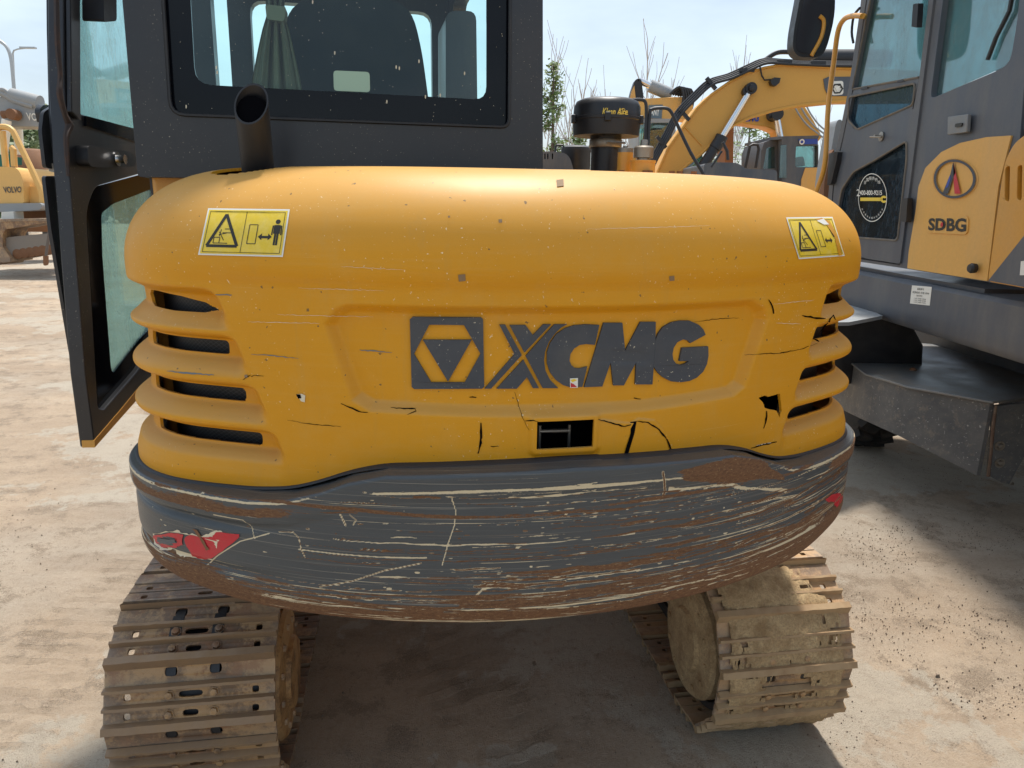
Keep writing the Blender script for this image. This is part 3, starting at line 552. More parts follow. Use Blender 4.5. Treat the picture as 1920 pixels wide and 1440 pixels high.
raised(mb, [[(1417, 225), (1430, 190), (1455, 155), (1500, 128), (1550, 118), (1600, 118), (1650, 140), (1675, 165), (1688, 195), (1605, 240), (1590, 225), (1565, 220), (1535, 235), (1515, 265), (1508, 300), (1512, 330), (1528, 352), (1555, 358), (1582, 350), (1597, 338), (1545, 338), (1560, 266), (1702, 258), (1703, 310), (1695, 355), (1675, 395), (1640, 428), (1600, 446), (1555, 453), (1500, 448), (1455, 425), (1428, 400), (1405, 365)]], .0048)
mb.build('logo_lettering', 'lettergrey', HOOD, angle=30)
mb = MB(); raised(mb, [[(952, 432), (995, 430), (994, 482), (953, 482)]], .0055); raised(mb, [[(955, 455), (972, 462), (990, 478), (956, 479)]], .006, mi=1); raised(mb, [[(954, 440), (975, 434), (990, 440), (965, 452)]], .006, mi=2)
mb.build('small_sticker', ['white', 'red', 'syel'], HOOD)
# warning stickers
def sticker(c, torn=False):
    tl, tr_, br, bl = c; mb = MB()
    def q(u, v): x = (tl[0]*(1-u)+tr_[0]*u)*(1-v)+(bl[0]*(1-u)+br[0]*u)*v; y = (tl[1]*(1-u)+tr_[1]*u)*(1-v)+(bl[1]*(1-u)+br[1]*u)*v; return x, y
    def sheet(u0, v0, u1, v1, off, mi):
        nu, nv = 14, 10; V = [HF.pt(*q(u0+(u1-u0)*i/nu, v0+(v1-v0)*j/nv), off) for j in range(nv+1) for i in range(nu+1)]
        mb.add(V, [(j*(nu+1)+i, (j+1)*(nu+1)+i, (j+1)*(nu+1)+i+1, j*(nu+1)+i+1) for j in range(nv) for i in range(nu)], mi)
    def poly(L, off=.0021, mi=2):
        out = []
        for i in range(len(L)):
            a, b = L[i], L[(i+1) % len(L)]; k = max(1, int(math.hypot(b[0]-a[0], b[1]-a[1])/.08)); out += [(a[0]+(b[0]-a[0])*j/k, a[1]+(b[1]-a[1])*j/k) for j in range(k)]
        V = [HF.pt(*q(*p), off) for p in out]; mb.add(V, tessellate_polygon([V]), mi)
    def line(a, b, w=.012, mi=2): 
        d = Vector((b[0]-a[0], (b[1]-a[1])*.58)); n = Vector((-d.y, d.x)).normalized()*w*.5; n = (n.x, n.y/.58)
        poly([(a[0]+n[0], a[1]+n[1]), (b[0]+n[0], b[1]+n[1]), (b[0]-n[0], b[1]-n[1]), (a[0]-n[0], a[1]-n[1])], mi=mi)
    sheet(0, 0, 1, 1, .0011, 0); sheet(.02, .035, .98, .965, .0016, 1)
    for a, b in [((.045, .07), (.955, .07)), ((.955, .07), (.955, .93)), ((.955, .93), (.045, .93)), ((.045, .93), (.045, .07)), ((.49, .07), (.49, .93))]: line(a, b, .006)
    for a, b in [((.25, .13), (.08, .8)), ((.08, .8), (.44, .8)), ((.44, .8), (.25, .13))]: line(a, b, .035)
    for a, b in [((.2, .5), (.27, .68)), ((.2, .56), (.3, .52)), ((.22, .45), (.21, .6)), ((.24, .52), (.36, .52)), ((.15, .62), (.22, .62)), ((.15, .62), (.15, .74)), ((.15, .74), (.32, .74)), ((.22, .62), (.22, .74)), ((.26, .44), (.36, .44)), ((.55, .34), (.65, .34)), ((.65, .34), (.65, .74)), ((.65, .74), (.55, .74)), ((.55, .74), (.55, .34))]: line(a, b, .009)
    poly([(.67, .59), (.715, .52), (.715, .57), (.79, .57), (.79, .52), (.835, .59), (.79, .66), (.79, .62), (.715, .62), (.715, .66)])
    if not torn:
        poly([(.885+.03*math.cos(t), .27+.05*math.sin(t)) for t in np.linspace(0, 6, 9)]); poly([(.845, .34), (.925, .34), (.925, .52), (.845, .52)]); poly([(.86, .5), (.883, .5), (.883, .76), (.86, .76)]); poly([(.888, .5), (.912, .5), (.912, .76), (.888, .76)]); line((.835, .35), (.83, .55), .016); line((.935, .35), (.94, .55), .016)
    else:
        poly([(.6, .06), (.75, .03), (.9, .12), (.97, .5), (.93, .98), (.86, .98), (.9, .5), (.8, .18)], .0024, 3); poly([(.62, .1), (.78, .05), (.86, .2), (.75, .2)], .0027, 0); line((.86, .3), (.9, .5), .05)
    return mb.build('warning_sticker', ['white', 'syel', 'ink', 'hood'], HOOD, label='warning sticker torn at its right end' if torn else 'whole warning sticker with standing figure')
sticker([(391, 391), (544, 393), (531, 482), (372, 478)]); sticker([(1473, 408), (1560, 407), (1583, 480), (1497, 486)], True)
# shackle seen in the tow opening
mb = MB(); A = [HF.pt(x, y, -.07) for x, y in [(1026, 838), (1088, 836)]]
mb.tube([A[0]+Vector((0, 0, -.03)), A[0]+Vector((0, 0, .02))], .0035); mb.tube([A[1]+Vector((0, 0, -.03)), A[1]+Vector((0, 0, .02))], .0035); mb.tube([A[0]+Vector((0, 0, .008)), A[1]+Vector((0, 0, .008))], .004)
mb.build('shackle_bar', 'steel', HOOD)

# ---- counterweight
CWW, ZB = .887, .808
cw_top = lambda a: np.interp(np.abs(a), VA, VC)
def cw_pos(a, wv, extra=0.0):     # wv: 0 bottom edge .. 1 top edge of the face, beyond 1 the ledge
    a = np.asarray(a, float); wv = np.asarray(wv, float); A = np.abs(a); x, y, nx, ny = outl(a, CWW); zt = cw_top(a); side = sstep(.45, .8, A); cor = sstep(.6, .95, A)
    u = np.clip(wv, 0, 1); z = ZB+.012*cor+(zt-ZB-.012*cor)*u; dt = zt-z; db = z-ZB
    off = -(.013+.014*cor)*np.clip(1-db/(.045+.015*cor), 0, 1)**2.0
    off = off-side*.010*np.exp(-((dt-.060)/.009)**2)-side*.003*(dt > .05)-side*.009*np.exp(-((z-.880)/.010)**2)-.004*sstep(.03, .06, dt)
    off = off-.005*np.clip(1-dt/.006, 0, 1)**2
    over = np.clip(wv-1, 0, 1); off = off-.009*(over > 0)*0-.10*over
    e = off+extra; x = x+nx*e; y = y+ny*e; z = z+.002*over
    return np.stack([OX+x*cs-y*sn, OY+x*sn+y*cs, z], -1)
aw = np.r_[np.linspace(-1.5, -1.02, 25)[:-1], np.linspace(-1.02, 1.02, 1000), np.linspace(1.02, 1.5, 25)[1:]]; wr = np.r_[np.linspace(0, 1, 150), 1.02, 1.1, 1.3, 1.6, 2.0]
Aw, Ww = np.meshgrid(aw, wr); PC = cw_pos(Aw, Ww); CF = Finder(cw_pos, np.linspace(-1.05, 1.05, 300), np.linspace(0, 1.3, 120))
# wear maps: R rust, G bare cream, B streak density
zc = PC[..., 2]; hN = (zc-ZB)/(cw_top(Aw)-ZB); rust = np.zeros(Aw.shape); cream = np.zeros(Aw.shape)
nmap = np.vectorize(lambda a, z, s: mn.noise((a*6, z*40, s)))
nn1 = nmap(Aw[::2, ::4], zc[::2, ::4], 1.0); nn1 = np.repeat(np.repeat(nn1, 2, 0), 4, 1)[:Aw.shape[0], :Aw.shape[1]]
low = 1-sstep(-.05, .5, hN); right = sstep(.25, .85, Aw); left = sstep(.25, .75, -Aw)
dens = np.clip(.24+.70*low+.45*right*(1-sstep(.45, .8, hN))+.25*left*low+.2*nn1, 0, 1.1); dens *= 1-.85*sstep(.72, .8, -Aw)*sstep(.3, .45, hN)
dens = np.clip(dens, .0, 1.1); dens = np.where(Ww > 1, .02, dens)
# bottom corners worn to rust
ec = sstep(.42, .75, np.abs(Aw)); rust = np.maximum(rust, ec*(1-sstep(.10, .26, hN+.10*nn1-.04*ec))*1.1)
rust = np.maximum(rust, sstep(.5, .8, Aw)*(1-sstep(.16, .42, hN+.14*nn1))*1.1)
# top lip worn on both corners
dt = cw_top(Aw)-zc
rust = np.maximum(rust, sstep(.45, .6, -Aw)*(1-sstep(.93, 1.0, -Aw))*np.exp(-((dt-.024-.012*nn1)/.012)**2)*1.1*(Ww <= 1)); rust = np.maximum(rust, sstep(.62, .75, Aw)*np.exp(-((dt-.022)/.017)**2)*1.0*(Ww <= 1))
cream = np.maximum(cream, sstep(.4, .55, np.abs(Aw))*np.exp(-((dt-.006)/.0035)**2)*.9*(Ww <= 1))
rust = np.maximum(rust, ((Aw > .2) & (Aw < .50))*np.exp(-((dt-.030-.02*nn1)/(.001+.030*np.sin(np.clip((Aw-.2)/.30, 0, 1)*math.pi)))**4)*1.2*(Ww <= 1))
cream = np.maximum(cream, ((Aw > .19) & (Aw < .52))*np.exp(-((dt-.062+.02*nn1-.0*Aw+.05*np.abs(Aw-.35))/.005)**2)*.95)
rust = np.maximum(rust, np.exp(-((zc-(1.035+.0*Aw+.006*np.sin(Aw*9)+.012*(Aw > 0)*Aw))/.0045)**2)*(.75+.8*nn1)*(np.abs(Aw) < .85)*(Ww <= 1))
cream = np.maximum(cream, np.exp(-((zc-(1.082-.012*(np.abs(Aw)/.4)**2))/.0035)**2)*(.9+.6*nn1)*sstep(-.5, -.3, Aw)*(1-sstep(.2, .34, Aw)))
def streak(a0, L, z0, th, rf, slope=0, wob=.001):
    m = np.where((aw > a0) & (aw < a0+L))[0]
    if len(m) < 2: return
    ph = random.uniform(0, 9)
    t = (aw[m]-a0)/L; zl = z0+slope*(aw[m]-a0)+wob*np.sin(aw[m]*40+ph)+wob*.6*np.sin(aw[m]*97+ph); h = th*(.3+.7*np.sin(np.pi*np.clip(t, .02, .98))**.5)
    g = np.clip(1.4-np.abs(zc[:, m]-zl)/h, 0, 1)*(Ww[:, m] <= 1)*random.uniform(.5, 1); cream[:, m] = np.maximum(cream[:, m], g)
    if rf: rust[:, m] = np.maximum(rust[:, m], np.clip(1.3-np.abs(zc[:, m]-zl)/(h*rf*1.2), 0, 1)*(Ww[:, m] <= 1)*random.uniform(.7, 1))
for i in range(330):
    z0 = ZB+.01+(.27)*random.random()**1.9; a0 = random.uniform(-.9, .88); L = .05+.6*random.random()**1.8
    if a0 < -.55 and z0 > .89: continue
    streak(a0, L, z0, .0008+.0016*random.random()**2, random.choice([0, .6, .9, 1.2, 1.4]), random.uniform(-.01, .01))
for i in range(60): streak(random.uniform(-.05, .8), .05+.3*random.random()**2, ZB+.2*random.random()**1.2, .001+.003*random.random()**2, random.choice([0, .6, .9, 1.2, 1.4]), random.uniform(-.02, .03))
for i in range(46): streak(random.uniform(-.35, .6), random.uniform(.06, .3), ZB+.02+.1*random.random(), .002+.004*random.random(), .85, random.uniform(-.015, .02), .0015)
for i in range(150): streak(random.uniform(-.9, .9), random.uniform(.004, .012), random.uniform(.85, 1.08), .0014+.0015*random.random(), random.choice([0, 0, .8]), 0, 0)
def scr(px, th, rf=0):
    th = max(.0011, th*.72); q = [CF.find(*p) for p in px]; q = [(a, float(cw_pos(a, wv)[2])) for a, wv in q]
    for (a, z), (b, y) in zip(q[:-1], q[1:]):
        sub = (np.abs(Aw-(a+b)/2) < abs(a-b)/2+.02) & (Ww <= 1); e = np.array([b-a, y-z]); t = np.clip(((Aw[sub]-a)*e[0]+(zc[sub]-z)*e[1])/(e@e), 0, 1); d = np.hypot(Aw[sub]-a-t*e[0], zc[sub]-z-t*e[1])
        cream[sub] = np.maximum(cream[sub], np.clip(1.5-d/th, 0, 1))
        if rf: rust[sub] = np.maximum(rust[sub], np.clip(1.4-d/(th*rf), 0, 1))
for s in [([(847, 935), (855, 960), (852, 985), (840, 1020), (829, 1060)], .0016), ([(375, 1070), (410, 1040), (450, 1015), (505, 1000)], .0018), ([(523, 997), (550, 998), (560, 1008), (565, 1030), (572, 1045)], .002, .6), ([(560, 1030), (700, 1044), (800, 1046)], .0018), ([(700, 926), (870, 922), (960, 919), (1060, 917), (1200, 905)], .003), ([(1000, 918), (1120, 905)], .0013), ([(638, 965), (648, 985)], .003, .5), ([(655, 965), (668, 975), (662, 984)], .002, .5),
          ([(1243, 885), (1247, 920), (1242, 935)], .004, .8), ([(880, 1130), (905, 1105), (935, 1098)], .003), ([(930, 1140), (980, 1128), (1040, 1122)], .004, .8), ([(1058, 1125), (1062, 1112)], .003, .5), ([(962, 1122), (968, 1132)], .0015), ([(1150, 1005), (1190, 1000)], .0022), ([(400, 965), (455, 975), (470, 985), (478, 1010)], .0012), ([(905, 1092), (985, 1096), (1060, 1090)], .003, .85), ([(900, 1098), (940, 1088), (1100, 1080), (1200, 1066)], .0025, .8),
          ([(1410, 945), (1450, 935), (1500, 928)], .003, .4), ([(1370, 1030), (1430, 1000), (1490, 985)], .004, .85), ([(1300, 1080), (1400, 1060), (1480, 1020), (1530, 990)], .004, .85), ([(600, 1100), (660, 1090), (720, 1070), (790, 1056)], .0022, .5)]: scr(*s)
colr = np.stack([np.clip(rust, 0, 1), np.clip(cream, 0, 1), dens, np.ones(Aw.shape)], -1).reshape(-1, 4)
ii = np.arange(Aw.size).reshape(Aw.shape); fq = np.stack([ii[:-1, :-1], ii[:-1, 1:], ii[1:, 1:], ii[1:, :-1]], -1).reshape(-1, 4)
# close underneath
bt = np.array([L2W(float(x)*.9, float(y)+.25*0+.35, ZB+.004) for x, y in zip(*outl(aw, CWW)[:2])]); nb = Aw.size; PCx = np.concatenate([PC.reshape(-1, 3), bt]); bf = np.stack([np.arange(nb, nb+len(aw)-1), np.arange(nb+1, nb+len(aw)), ii[0, 1:], ii[0, :-1]], -1)
uvx = np.concatenate([np.stack([Aw.ravel(), (zc+np.clip(Ww-1, 0, 1)*.1).ravel()], -1), np.stack([aw, aw*0+.7], -1)]); colx = np.concatenate([colr, np.tile([.3, 0, .3, 1], (len(aw), 1))])
CWO = np_mesh('counterweight', PCx, np.concatenate([fq, bf]), ['cw'], EX, uv=uvx, col=colx)
ag = np.linspace(-1.05, 1.05, 420); zg = np.convolve(np.pad(cw_top(ag), 6, 'edge'), np.ones(13)/13, 'valid'); wf = 1-.65*sstep(.28, .5, np.abs(ag))
G = np.array([hood_pos(ag, zg+dz, o_*wf) for o_, dz in ((.000, .0045), (.006, .004), (.014, .0025), (.018, .0003))]); ii = np.arange(G.shape[0]*G.shape[1]).reshape(G.shape[:2])
np_mesh('hood_seal_shade', G, np.stack([ii[:-1, :-1], ii[1:, :-1], ii[1:, 1:], ii[:-1, 1:]], -1).reshape(-1, 4), ['hose'], EX)  # black seal strip, widened to stand for the shadowed ledge
def z3(X, Y): return 240+X*.2604, 800+Y*.2604
def z5(X, Y): return 1160+X*.25, 800+Y*.25
def rag(L, k=5, j=4):
    out = []
    for i in range(len(L)):
        a, b = L[i], L[(i+1) % len(L)]; out += [(a[0]+(b[0]-a[0])*q/k+random.uniform(-j, j), a[1]+(b[1]-a[1])*q/k+random.uniform(-j, j)) for q in range(k)]
    return out
def cwpatch(mb, L, fz, mi, off=.0012, j=4):
    V = [CF.pt(*fz(*p), off) for p in rag(L, 5, j)]; tr = tessellate_polygon([V]); mb.add(V, tr, mi)
mb = MB(); cwpatch(mb, [(175, 770), (330, 745), (420, 765), (540, 780), (640, 745), (690, 750), (600, 960), (460, 940), (380, 935), (330, 880), (230, 880), (190, 840)], z3, 1, .0009, 9)
cwpatch(mb, [(640, 755), (805, 775), (800, 800), (700, 880), (600, 950), (530, 952), (465, 932), (455, 905), (420, 850), (410, 800), (450, 775), (540, 795), (610, 790)], z3, 0, .0014, 3)
cwpatch(mb, [(185, 785), (320, 765), (400, 772), (395, 850), (340, 868), (250, 868), (205, 838)], z3, 0, .0014, 5); cwpatch(mb, [(470, 735), (500, 740), (590, 880), (570, 890), (520, 800)], z3, 2, .002, 3); cwpatch(mb, [(215, 810), (345, 805), (350, 840), (220, 840)], z3, 3, .0018, 6)
mb.build('red_decal', ['red', 'cream', 'rust', 'grey'], CWO, label='larger torn red decal')
mb = MB(); cwpatch(mb, [(1545, 540), (1600, 508), (1650, 495), (1680, 520), (1665, 570), (1635, 608), (1615, 590), (1615, 560), (1565, 565)], z5, 0); cwpatch(mb, [(1655, 645), (1690, 625), (1665, 668)], z5, 0); cwpatch(mb, [(1695, 482), (1720, 462), (1718, 490), (1702, 505)], z5, 0)
mb.build('red_decal', ['red', 'cream', 'rust'], CWO, label='small red decal scrap')

# ---- cab
YC = .62; pc = L2W(0, YC, 0); nc_ = Vector((-sn, cs, 0)); FWD = nc_.copy(); RGT = Vector((cs, sn, 0))
def cb(px, py, d=0): return hP(px, py, pc+FWD*d, nc_)
TOPY = -520
outer = fillet([cb(184, TOPY), cb(1018, TOPY), cb(1018, 345), cb(258, 332)], [.1, .1, .004, .01])
hole = fillet([cb(276, TOPY+70), cb(962, TOPY+70), cb(956, 240), cb(319, 216)], [.03, .03, .02, .03])
mb = MB(); mb.prism([outer, hole], FWD*.05)
# roof, floor, pillars, right side wall and front frame in cab coordinates
def cl(x, y, z): return L2W(x, YC+y, z)
tl, tr_, br, bl = [cb(*p) for p in ((184, TOPY), (1018, TOPY), (1018, 345), (262, 330))]
def lx(p): d = p-Vector((OX, OY, 0)); return d.x*cs+d.y*sn
XL, XR, ZR = lx(bl), lx(tr_), tl.z; XLt = lx(tl); D = 1.35
mb.prism([[cl(XLt, .05, ZR-.06), cl(XR, .05, ZR-.06), cl(XR, D, ZR-.06), cl(XLt, D, ZR-.06)]], (0, 0, .06))
mb.prism([[cl(XL, .05, 1.0), cl(XR, .05, 1.0), cl(XR, D, 1.0), cl(XL, D, 1.0)]], (0, 0, -.06))
# right side wall with window, front frame
def sidewall(x, holes=True):
    o = [cl(x, .05, .98), cl(x, D, .98), cl(x, D, ZR-.06), cl(x, .05, ZR-.06)]; h = fillet([cl(x, .16, 1.55), cl(x, D-.1, 1.5), cl(x, D-.16, ZR-.16), cl(x, .16, ZR-.16)], .05)
    mb.prism([o, h], -RGT*.05)
sidewall(XR)
mb.prism([[cl(XL, D, .98), cl(XR-.05, D, .98), cl(XR-.05, D, ZR-.06), cl(XLt, D, ZR-.06)], fillet([cl(XL+.08, D, 1.15), cl(XR-.12, D, 1.15), cl(XR-.12, D, ZR-.16), cl(XLt+.08, D, ZR-.16)], .05)], -FWD*.05)
for y0, y1 in ((.05, .12), (.62, .68)): mb.prism([[cl(XL, y0, .94), cl(XL, y1, .94), cl(XLt, y1, ZR-.06), cl(XLt, y0, ZR-.06)]], RGT*.06)
CAB = mb.build('cab', 'cab', EX, bevel=.006)
mb = MB(); g0 = fillet([cb(278, TOPY+72, .012), cb(960, TOPY+72, .012), cb(954.5, 238.5, .012), cb(320.5, 214.5, .012)], [.03, .03, .02, .03]); g1 = fillet([cb(335, TOPY+120, .012), cb(913, TOPY+120, .012), cb(912, 187, .012), cb(366, 158, .012)], [.03, .03, .03, .035])
mb.prism([g0, g1], FWD*.005, 0)
gi = fillet([cb(333, TOPY+118, .0135), cb(915, TOPY+118, .0135), cb(914, 189, .0135), cb(364, 160, .0135)], .03); mb.prism([gi], FWD*.003, 1, back=False)
for i in range(110):     # bird droppings and paint spots on the rear glass
    x, y = random.uniform(325, 945), random.uniform(-10, 232); s = random.random()
    r = random.uniform(.4, .8) if i > 14 else 1.5; p = [cb(x+r*math.cos(t)*.9, y+r*(1.0 if i > 14 else 2.6)*math.sin(t), .0115 if i > 14 else .010) for t in np.linspace(0, 5.6, 7)]; mb.add(p, [tuple(range(7))], 2)
gmat = paint('window_border', (.004, .005, .008), .10, amt=.1, dirt=(.03, .03, .04), scale=4, bmp=0); gmat.node_tree.nodes['Principled BSDF'].inputs['Specular IOR Level'].default_value = .22
RW = mb.build('rear_window', [gmat, 'glass', 'cream'], CAB)
mb = MB(); mb.prism([fillet([cb(625, 132, .008), cb(693, 135, .008), cb(694, 173, .008), cb(626, 170, .008)], .008)], FWD*.002); mb.build('blank_label', 'pale', CAB)
# window rubber
mb = MB(); mb.tube([p-FWD*.002 for p in fillet([cb(278, TOPY+72), cb(960, TOPY+72), cb(954.5, 238.5), cb(320.5, 214.5)], [.03, .03, .02, .03])]*1+[cb(278, TOPY+90)], .004, 6); mb.build('window_seal', 'black', CAB)
# seat
def sp_(px, py, d): return cb(px, py, d)
mb = MB(); sx = [sp_(540, 200, .35), sp_(524, 90, .35), sp_(540, 20, .35), sp_(575, -5, .35), sp_(740, -2, .35), sp_(775, 25, .35), sp_(792, 100, .35), sp_(806, 205, .35)]
mb.prism([fillet(sx, [0, .04, .05, .05, .05, .05, .04, 0])], FWD*.12); mb.prism([fillet([sp_(610, -20, .37), sp_(740, -20, .37), sp_(735, -110, .37), sp_(615, -110, .37)], .05)], FWD*.09); mb.tube([sp_(650, 10, .42), sp_(650, -40, .42)], .008); mb.tube([sp_(705, 10, .42), sp_(705, -40, .42)], .008)
mb.prism([fillet([sp_(520, 200, .3), sp_(830, 210, .3), sp_(830, 300, .3), sp_(520, 300, .3)], .04)], FWD*.6)
mb.build('driver_seat', 'seat', CAB, bevel=.02)
mb = MB()      # side console and pillar trims seen through the glass
mb.prism([fillet([cb(836, 20, .75), cb(893, 20, .75), cb(897, 330, .75), cb(836, 330, .75)], .03)], FWD*.25); 
mb.build('console', 'grey', CAB, bevel=.01)
mb = MB()       # tied curtain
nn_ = 46
def cur(y0, y1, xa0, xb0, xa1, xb1, d, nr=10):
    V = []
    for j in range(nr+1):
        t = j/nr; y = y0+(y1-y0)*t; xa = xa0+(xa1-xa0)*t**.8; xb = xb0+(xb1-xb0)*t**.8
        for i in range(nn_+1):
            s = i/nn_; V.append(cb(xa+(xb-xa)*s, y, d+.014*math.sin(s*22)+.006*math.sin(s*51+1)))
    mb.add(V, [(j*(nn_+1)+i, (j+1)*(nn_+1)+i, (j+1)*(nn_+1)+i+1, j*(nn_+1)+i+1) for j in range(nr) for i in range(nn_)])
cur(28, 300, 500, 533, 448, 590, .05); cur(-260, 28, 470, 545, 500, 533, .05)
mb.build('curtain', 'curtain', CAB, angle=80); mb = MB(); mb.prism([fillet([cb(497, 8, .03), cb(536, 12, .03), cb(533, 40, .03), cb(500, 36, .03)], .006)], FWD*.05); mb.build('curtain_tie', 'curtain', CAB)
# panel under the cab, house body
mb = MB(); mb.prism([[L2W(-.80, .48, 1.0), L2W(.80, .48, 1.0), L2W(.80, 1.9, 1.0), L2W(-.80, 1.9, 1.0)]], (0, 0, -.12), 0)
mb.prism([[L2W(-.81, .50, 1.0), L2W(.76, .50, 1.0), L2W(.76, .50, 1.55), L2W(-.81, .50, 1.55)]], FWD*.1, 0); mb.prism([[L2W(-.83, .66, 1.4), L2W(-.3, .66, 1.4), L2W(-.3, .66, 1.66), L2W(-.83, .66, 1.66)]], FWD*.1, 0)
mb.prism([[L2W(.5, .6, 1.0), L2W(.72, .6, 1.0), L2W(.72, 1.7, 1.0), L2W(.5, 1.7, 1.0)]], (0, 0, .58), 0)
mb.build('house_body', 'yel', EX, bevel=.01)

# ---- open door
DE = hP(176, 700, L2W(-1.03, .685, 1), Vector((1, 0, 0))); dang = PSI+math.radians(-6.0); DD = Vector((-math.sin(dang), math.cos(dang), 0)); DN = Vector((math.cos(dang), math.sin(dang), 0))
DP = L2W(-1.03, .685, 1.0)
def dr(px, py, o=0): return hP(px, py, DP+DN*o, DN)
mb = MB()
dout = [dr(118, -330), dr(330, -330), dr(330, 700), dr(262, 742), dr(178, 838), dr(160, 700), dr(138, 420), dr(128, 300), dr(120, 150)]
up = fillet([dr(146, -260), dr(300, -260), dr(300, 262), dr(150, 213)], [.02, .02, .01, .01]); lo = fillet([dr(162, 395), dr(178, 350), dr(300, 315), dr(300, 600), dr(262, 690), dr(195, 768), dr(184, 765)], [.03, .03, .01, .01, .02, .01, .01])
mb.prism([dout, up, lo], -DN*.035); 
mb.prism([[dr(118, -330), dr(140, -330), dr(142, 225), dr(124, 210)]], DN*.012)   # inner pillar bead
DOOR = mb.build('cab_door', 'cab', EX, bevel=.004)
mb = MB()      # outer shell plate and hinge covers behind the edge
def de(px, py, o=-.05): return dr(px, py, o)
for L, th in [([(92, -330), (112, -330), (116, 230), (126, 420), (152, 640), (170, 800), (178, 838), (150, 700), (130, 520), (118, 400), (110, 320), (100, 220), (96, 60)], .010)]: mb.prism([[de(*p, -.035) for p in L]], -DN*th)
mb.prism([fillet([de(82, 210), de(104, 196), de(112, 290), de(110, 318), de(86, 315), de(78, 245)], .01)], -DN*.008)
mb.prism([fillet([de(84, 330), de(112, 330), de(118, 400), de(132, 520), de(146, 640), de(140, 690), de(118, 560), de(96, 430)], .01)], -DN*.008)
mb.prism([fillet([de(74, 205, -.07), de(82, 196, -.07), de(100, 198, -.07), de(84, 225, -.07), de(80, 232, -.07)], .01)], -DN*.012)
mb.build('door_outer_panel', 'cab', DOOR, bevel=.004)
for y in (280, 315): mb = MB(); mb.lathe([(.011, 0), (.011, .008)], de(101, y, -.05), -FWD, 6); mb.build('hinge_bolt', 'steel', DOOR)
mb = MB(); mb.tube([dr(x, y, .004) for x, y in [(103, -200), (107, 60), (113, 140), (112, 175), (122, 215), (130, 235), (124, 260), (128, 330)]], [.004, .006, .005, .007, .006, .009, .006, .004], 6, sm=4); mb.build('torn_door_seal', paint('cracked_seal', (.035, .022, .018), .7, amt=.8, dirt=(.14, .07, .045), scale=40), DOOR)
mb = MB(); mb.prism([[dr(146, -260, -.015), dr(320, -260, -.015), dr(320, 268, -.015), dr(149, 214, -.015)]], -DN*.004); mb.prism([fillet([dr(192, 480, -.015), dr(190, 400, -.015), dr(212, 382, -.015), dr(320, 340, -.015), dr(320, 600, -.015), dr(262, 640, -.015), dr(212, 700, -.015), dr(208, 690, -.015)], .015)], -DN*.004); mb.build('door_glass', 'glass3', DOOR)
mb = MB(); mb.prism([[dr(162, 395, -.014), dr(178, 350, -.014), dr(310, 315, -.014), dr(310, 600, -.014), dr(262, 690, -.014), dr(195, 768, -.014), dr(184, 765, -.014)], fillet([dr(192, 480, -.014), dr(190, 400, -.014), dr(212, 382, -.014), dr(309, 345, -.014), dr(309, 590, -.014), dr(262, 635, -.014), dr(212, 700, -.014), dr(208, 690, -.014)], .012)], -DN*.006)
mb.prism([[dr(146, 217, -.014), dr(146, 236, -.014), dr(320, 290, -.014), dr(320, 262, -.014)]], DN*.02)
mb.build('glass_border', gmat, DOOR)
mb = MB(); mb.prism([fillet([dr(140, 272, .0), dr(225, 284, .0), dr(236, 296, .0), dr(233, 312, .0), dr(160, 314, .0), dr(143, 310, .0)], .015)], DN*.028); HD = mb.build('door_handle', 'black', DOOR, bevel=.006)
mb = MB(); mb.lathe([(.016, .027), (.018, .032), (.010, .032), (.010, .045), (.012, .05)], dr(197, 298, 0), DN, 20); mb.build('lock_cylinder', 'chrome', HD)
mb = MB(); mb.prism([fillet([dr(152, -150, .0), dr(178, -150, .0), dr(180, 38, .0), dr(154, 40, .0)], .01)], DN*.05); mb.build('window_latch', 'black', DOOR, bevel=.004)
mb = MB(); mb.prism([[dr(262, 742, -.0355), dr(178, 838, -.0355), dr(174, 822, -.0355), dr(262, 700, -.0355), dr(330, 640, -.0355), dr(330, 690, -.0355)]], -DN*.02); mb.prism([[dr(262, 744, .002), dr(178, 839, .002), dr(177, 826, .002), dr(225, 770, .002), dr(262, 725, .002)]], -DN*.03); mb.build('door_bottom_trim', 'yel', DOOR)

# ---- exhaust
mb = MB(); e0 = EXH+Vector((0, .0, -.12)); 
B0 = hY(484, 320, EXH.y+.02); T0 = hY(471, 195, EXH.y-.05); dirx = (T0-B0).normalized(); B1 = B0-dirx*.15; n = 32; r = .0315; u = dirx.orthogonal().normalized(); v = dirx.cross(u); tc_ = hY(470, 194, EXH.y-.05); cn = (Vector((0, -1, .36))).normalized()
V = []; 
for rad in (r, r-.003):
    for j in range(n):
        o_ = (u*math.cos(2*math.pi*j/n)+v*math.sin(2*math.pi*j/n))*rad; t = (tc_-(B1+o_)).dot(cn)/dirx.dot(cn); V.append(B1+o_); V.append(B1+o_+dirx*t)
Fc = [(2*j, 2*((j+1) % n), 2*((j+1) % n)+1, 2*j+1) for j in range(n)]+[(2*n+2*j+1, 2*n+2*((j+1) % n)+1, 2*n+2*((j+1) % n), 2*n+2*j) for j in range(n)]+[(2*j+1, 2*((j+1) % n)+1, 2*n+2*((j+1) % n)+1, 2*n+2*j+1) for j in range(n)]
mb.add(V, Fc); mb.build('exhaust_pipe', paint('exhaust_black', (.016, .016, .018), .5, amt=.35, dirt=(.07, .065, .06), scale=8), EX)
mb = MB(); mb.lathe([(.0275, 0), (.0275, .001)], tc_-dirx*.012, cn, 24); mb.build('pipe_mouth_shade', 'dark', EX)  # near-black disc standing for the shade inside the pipe

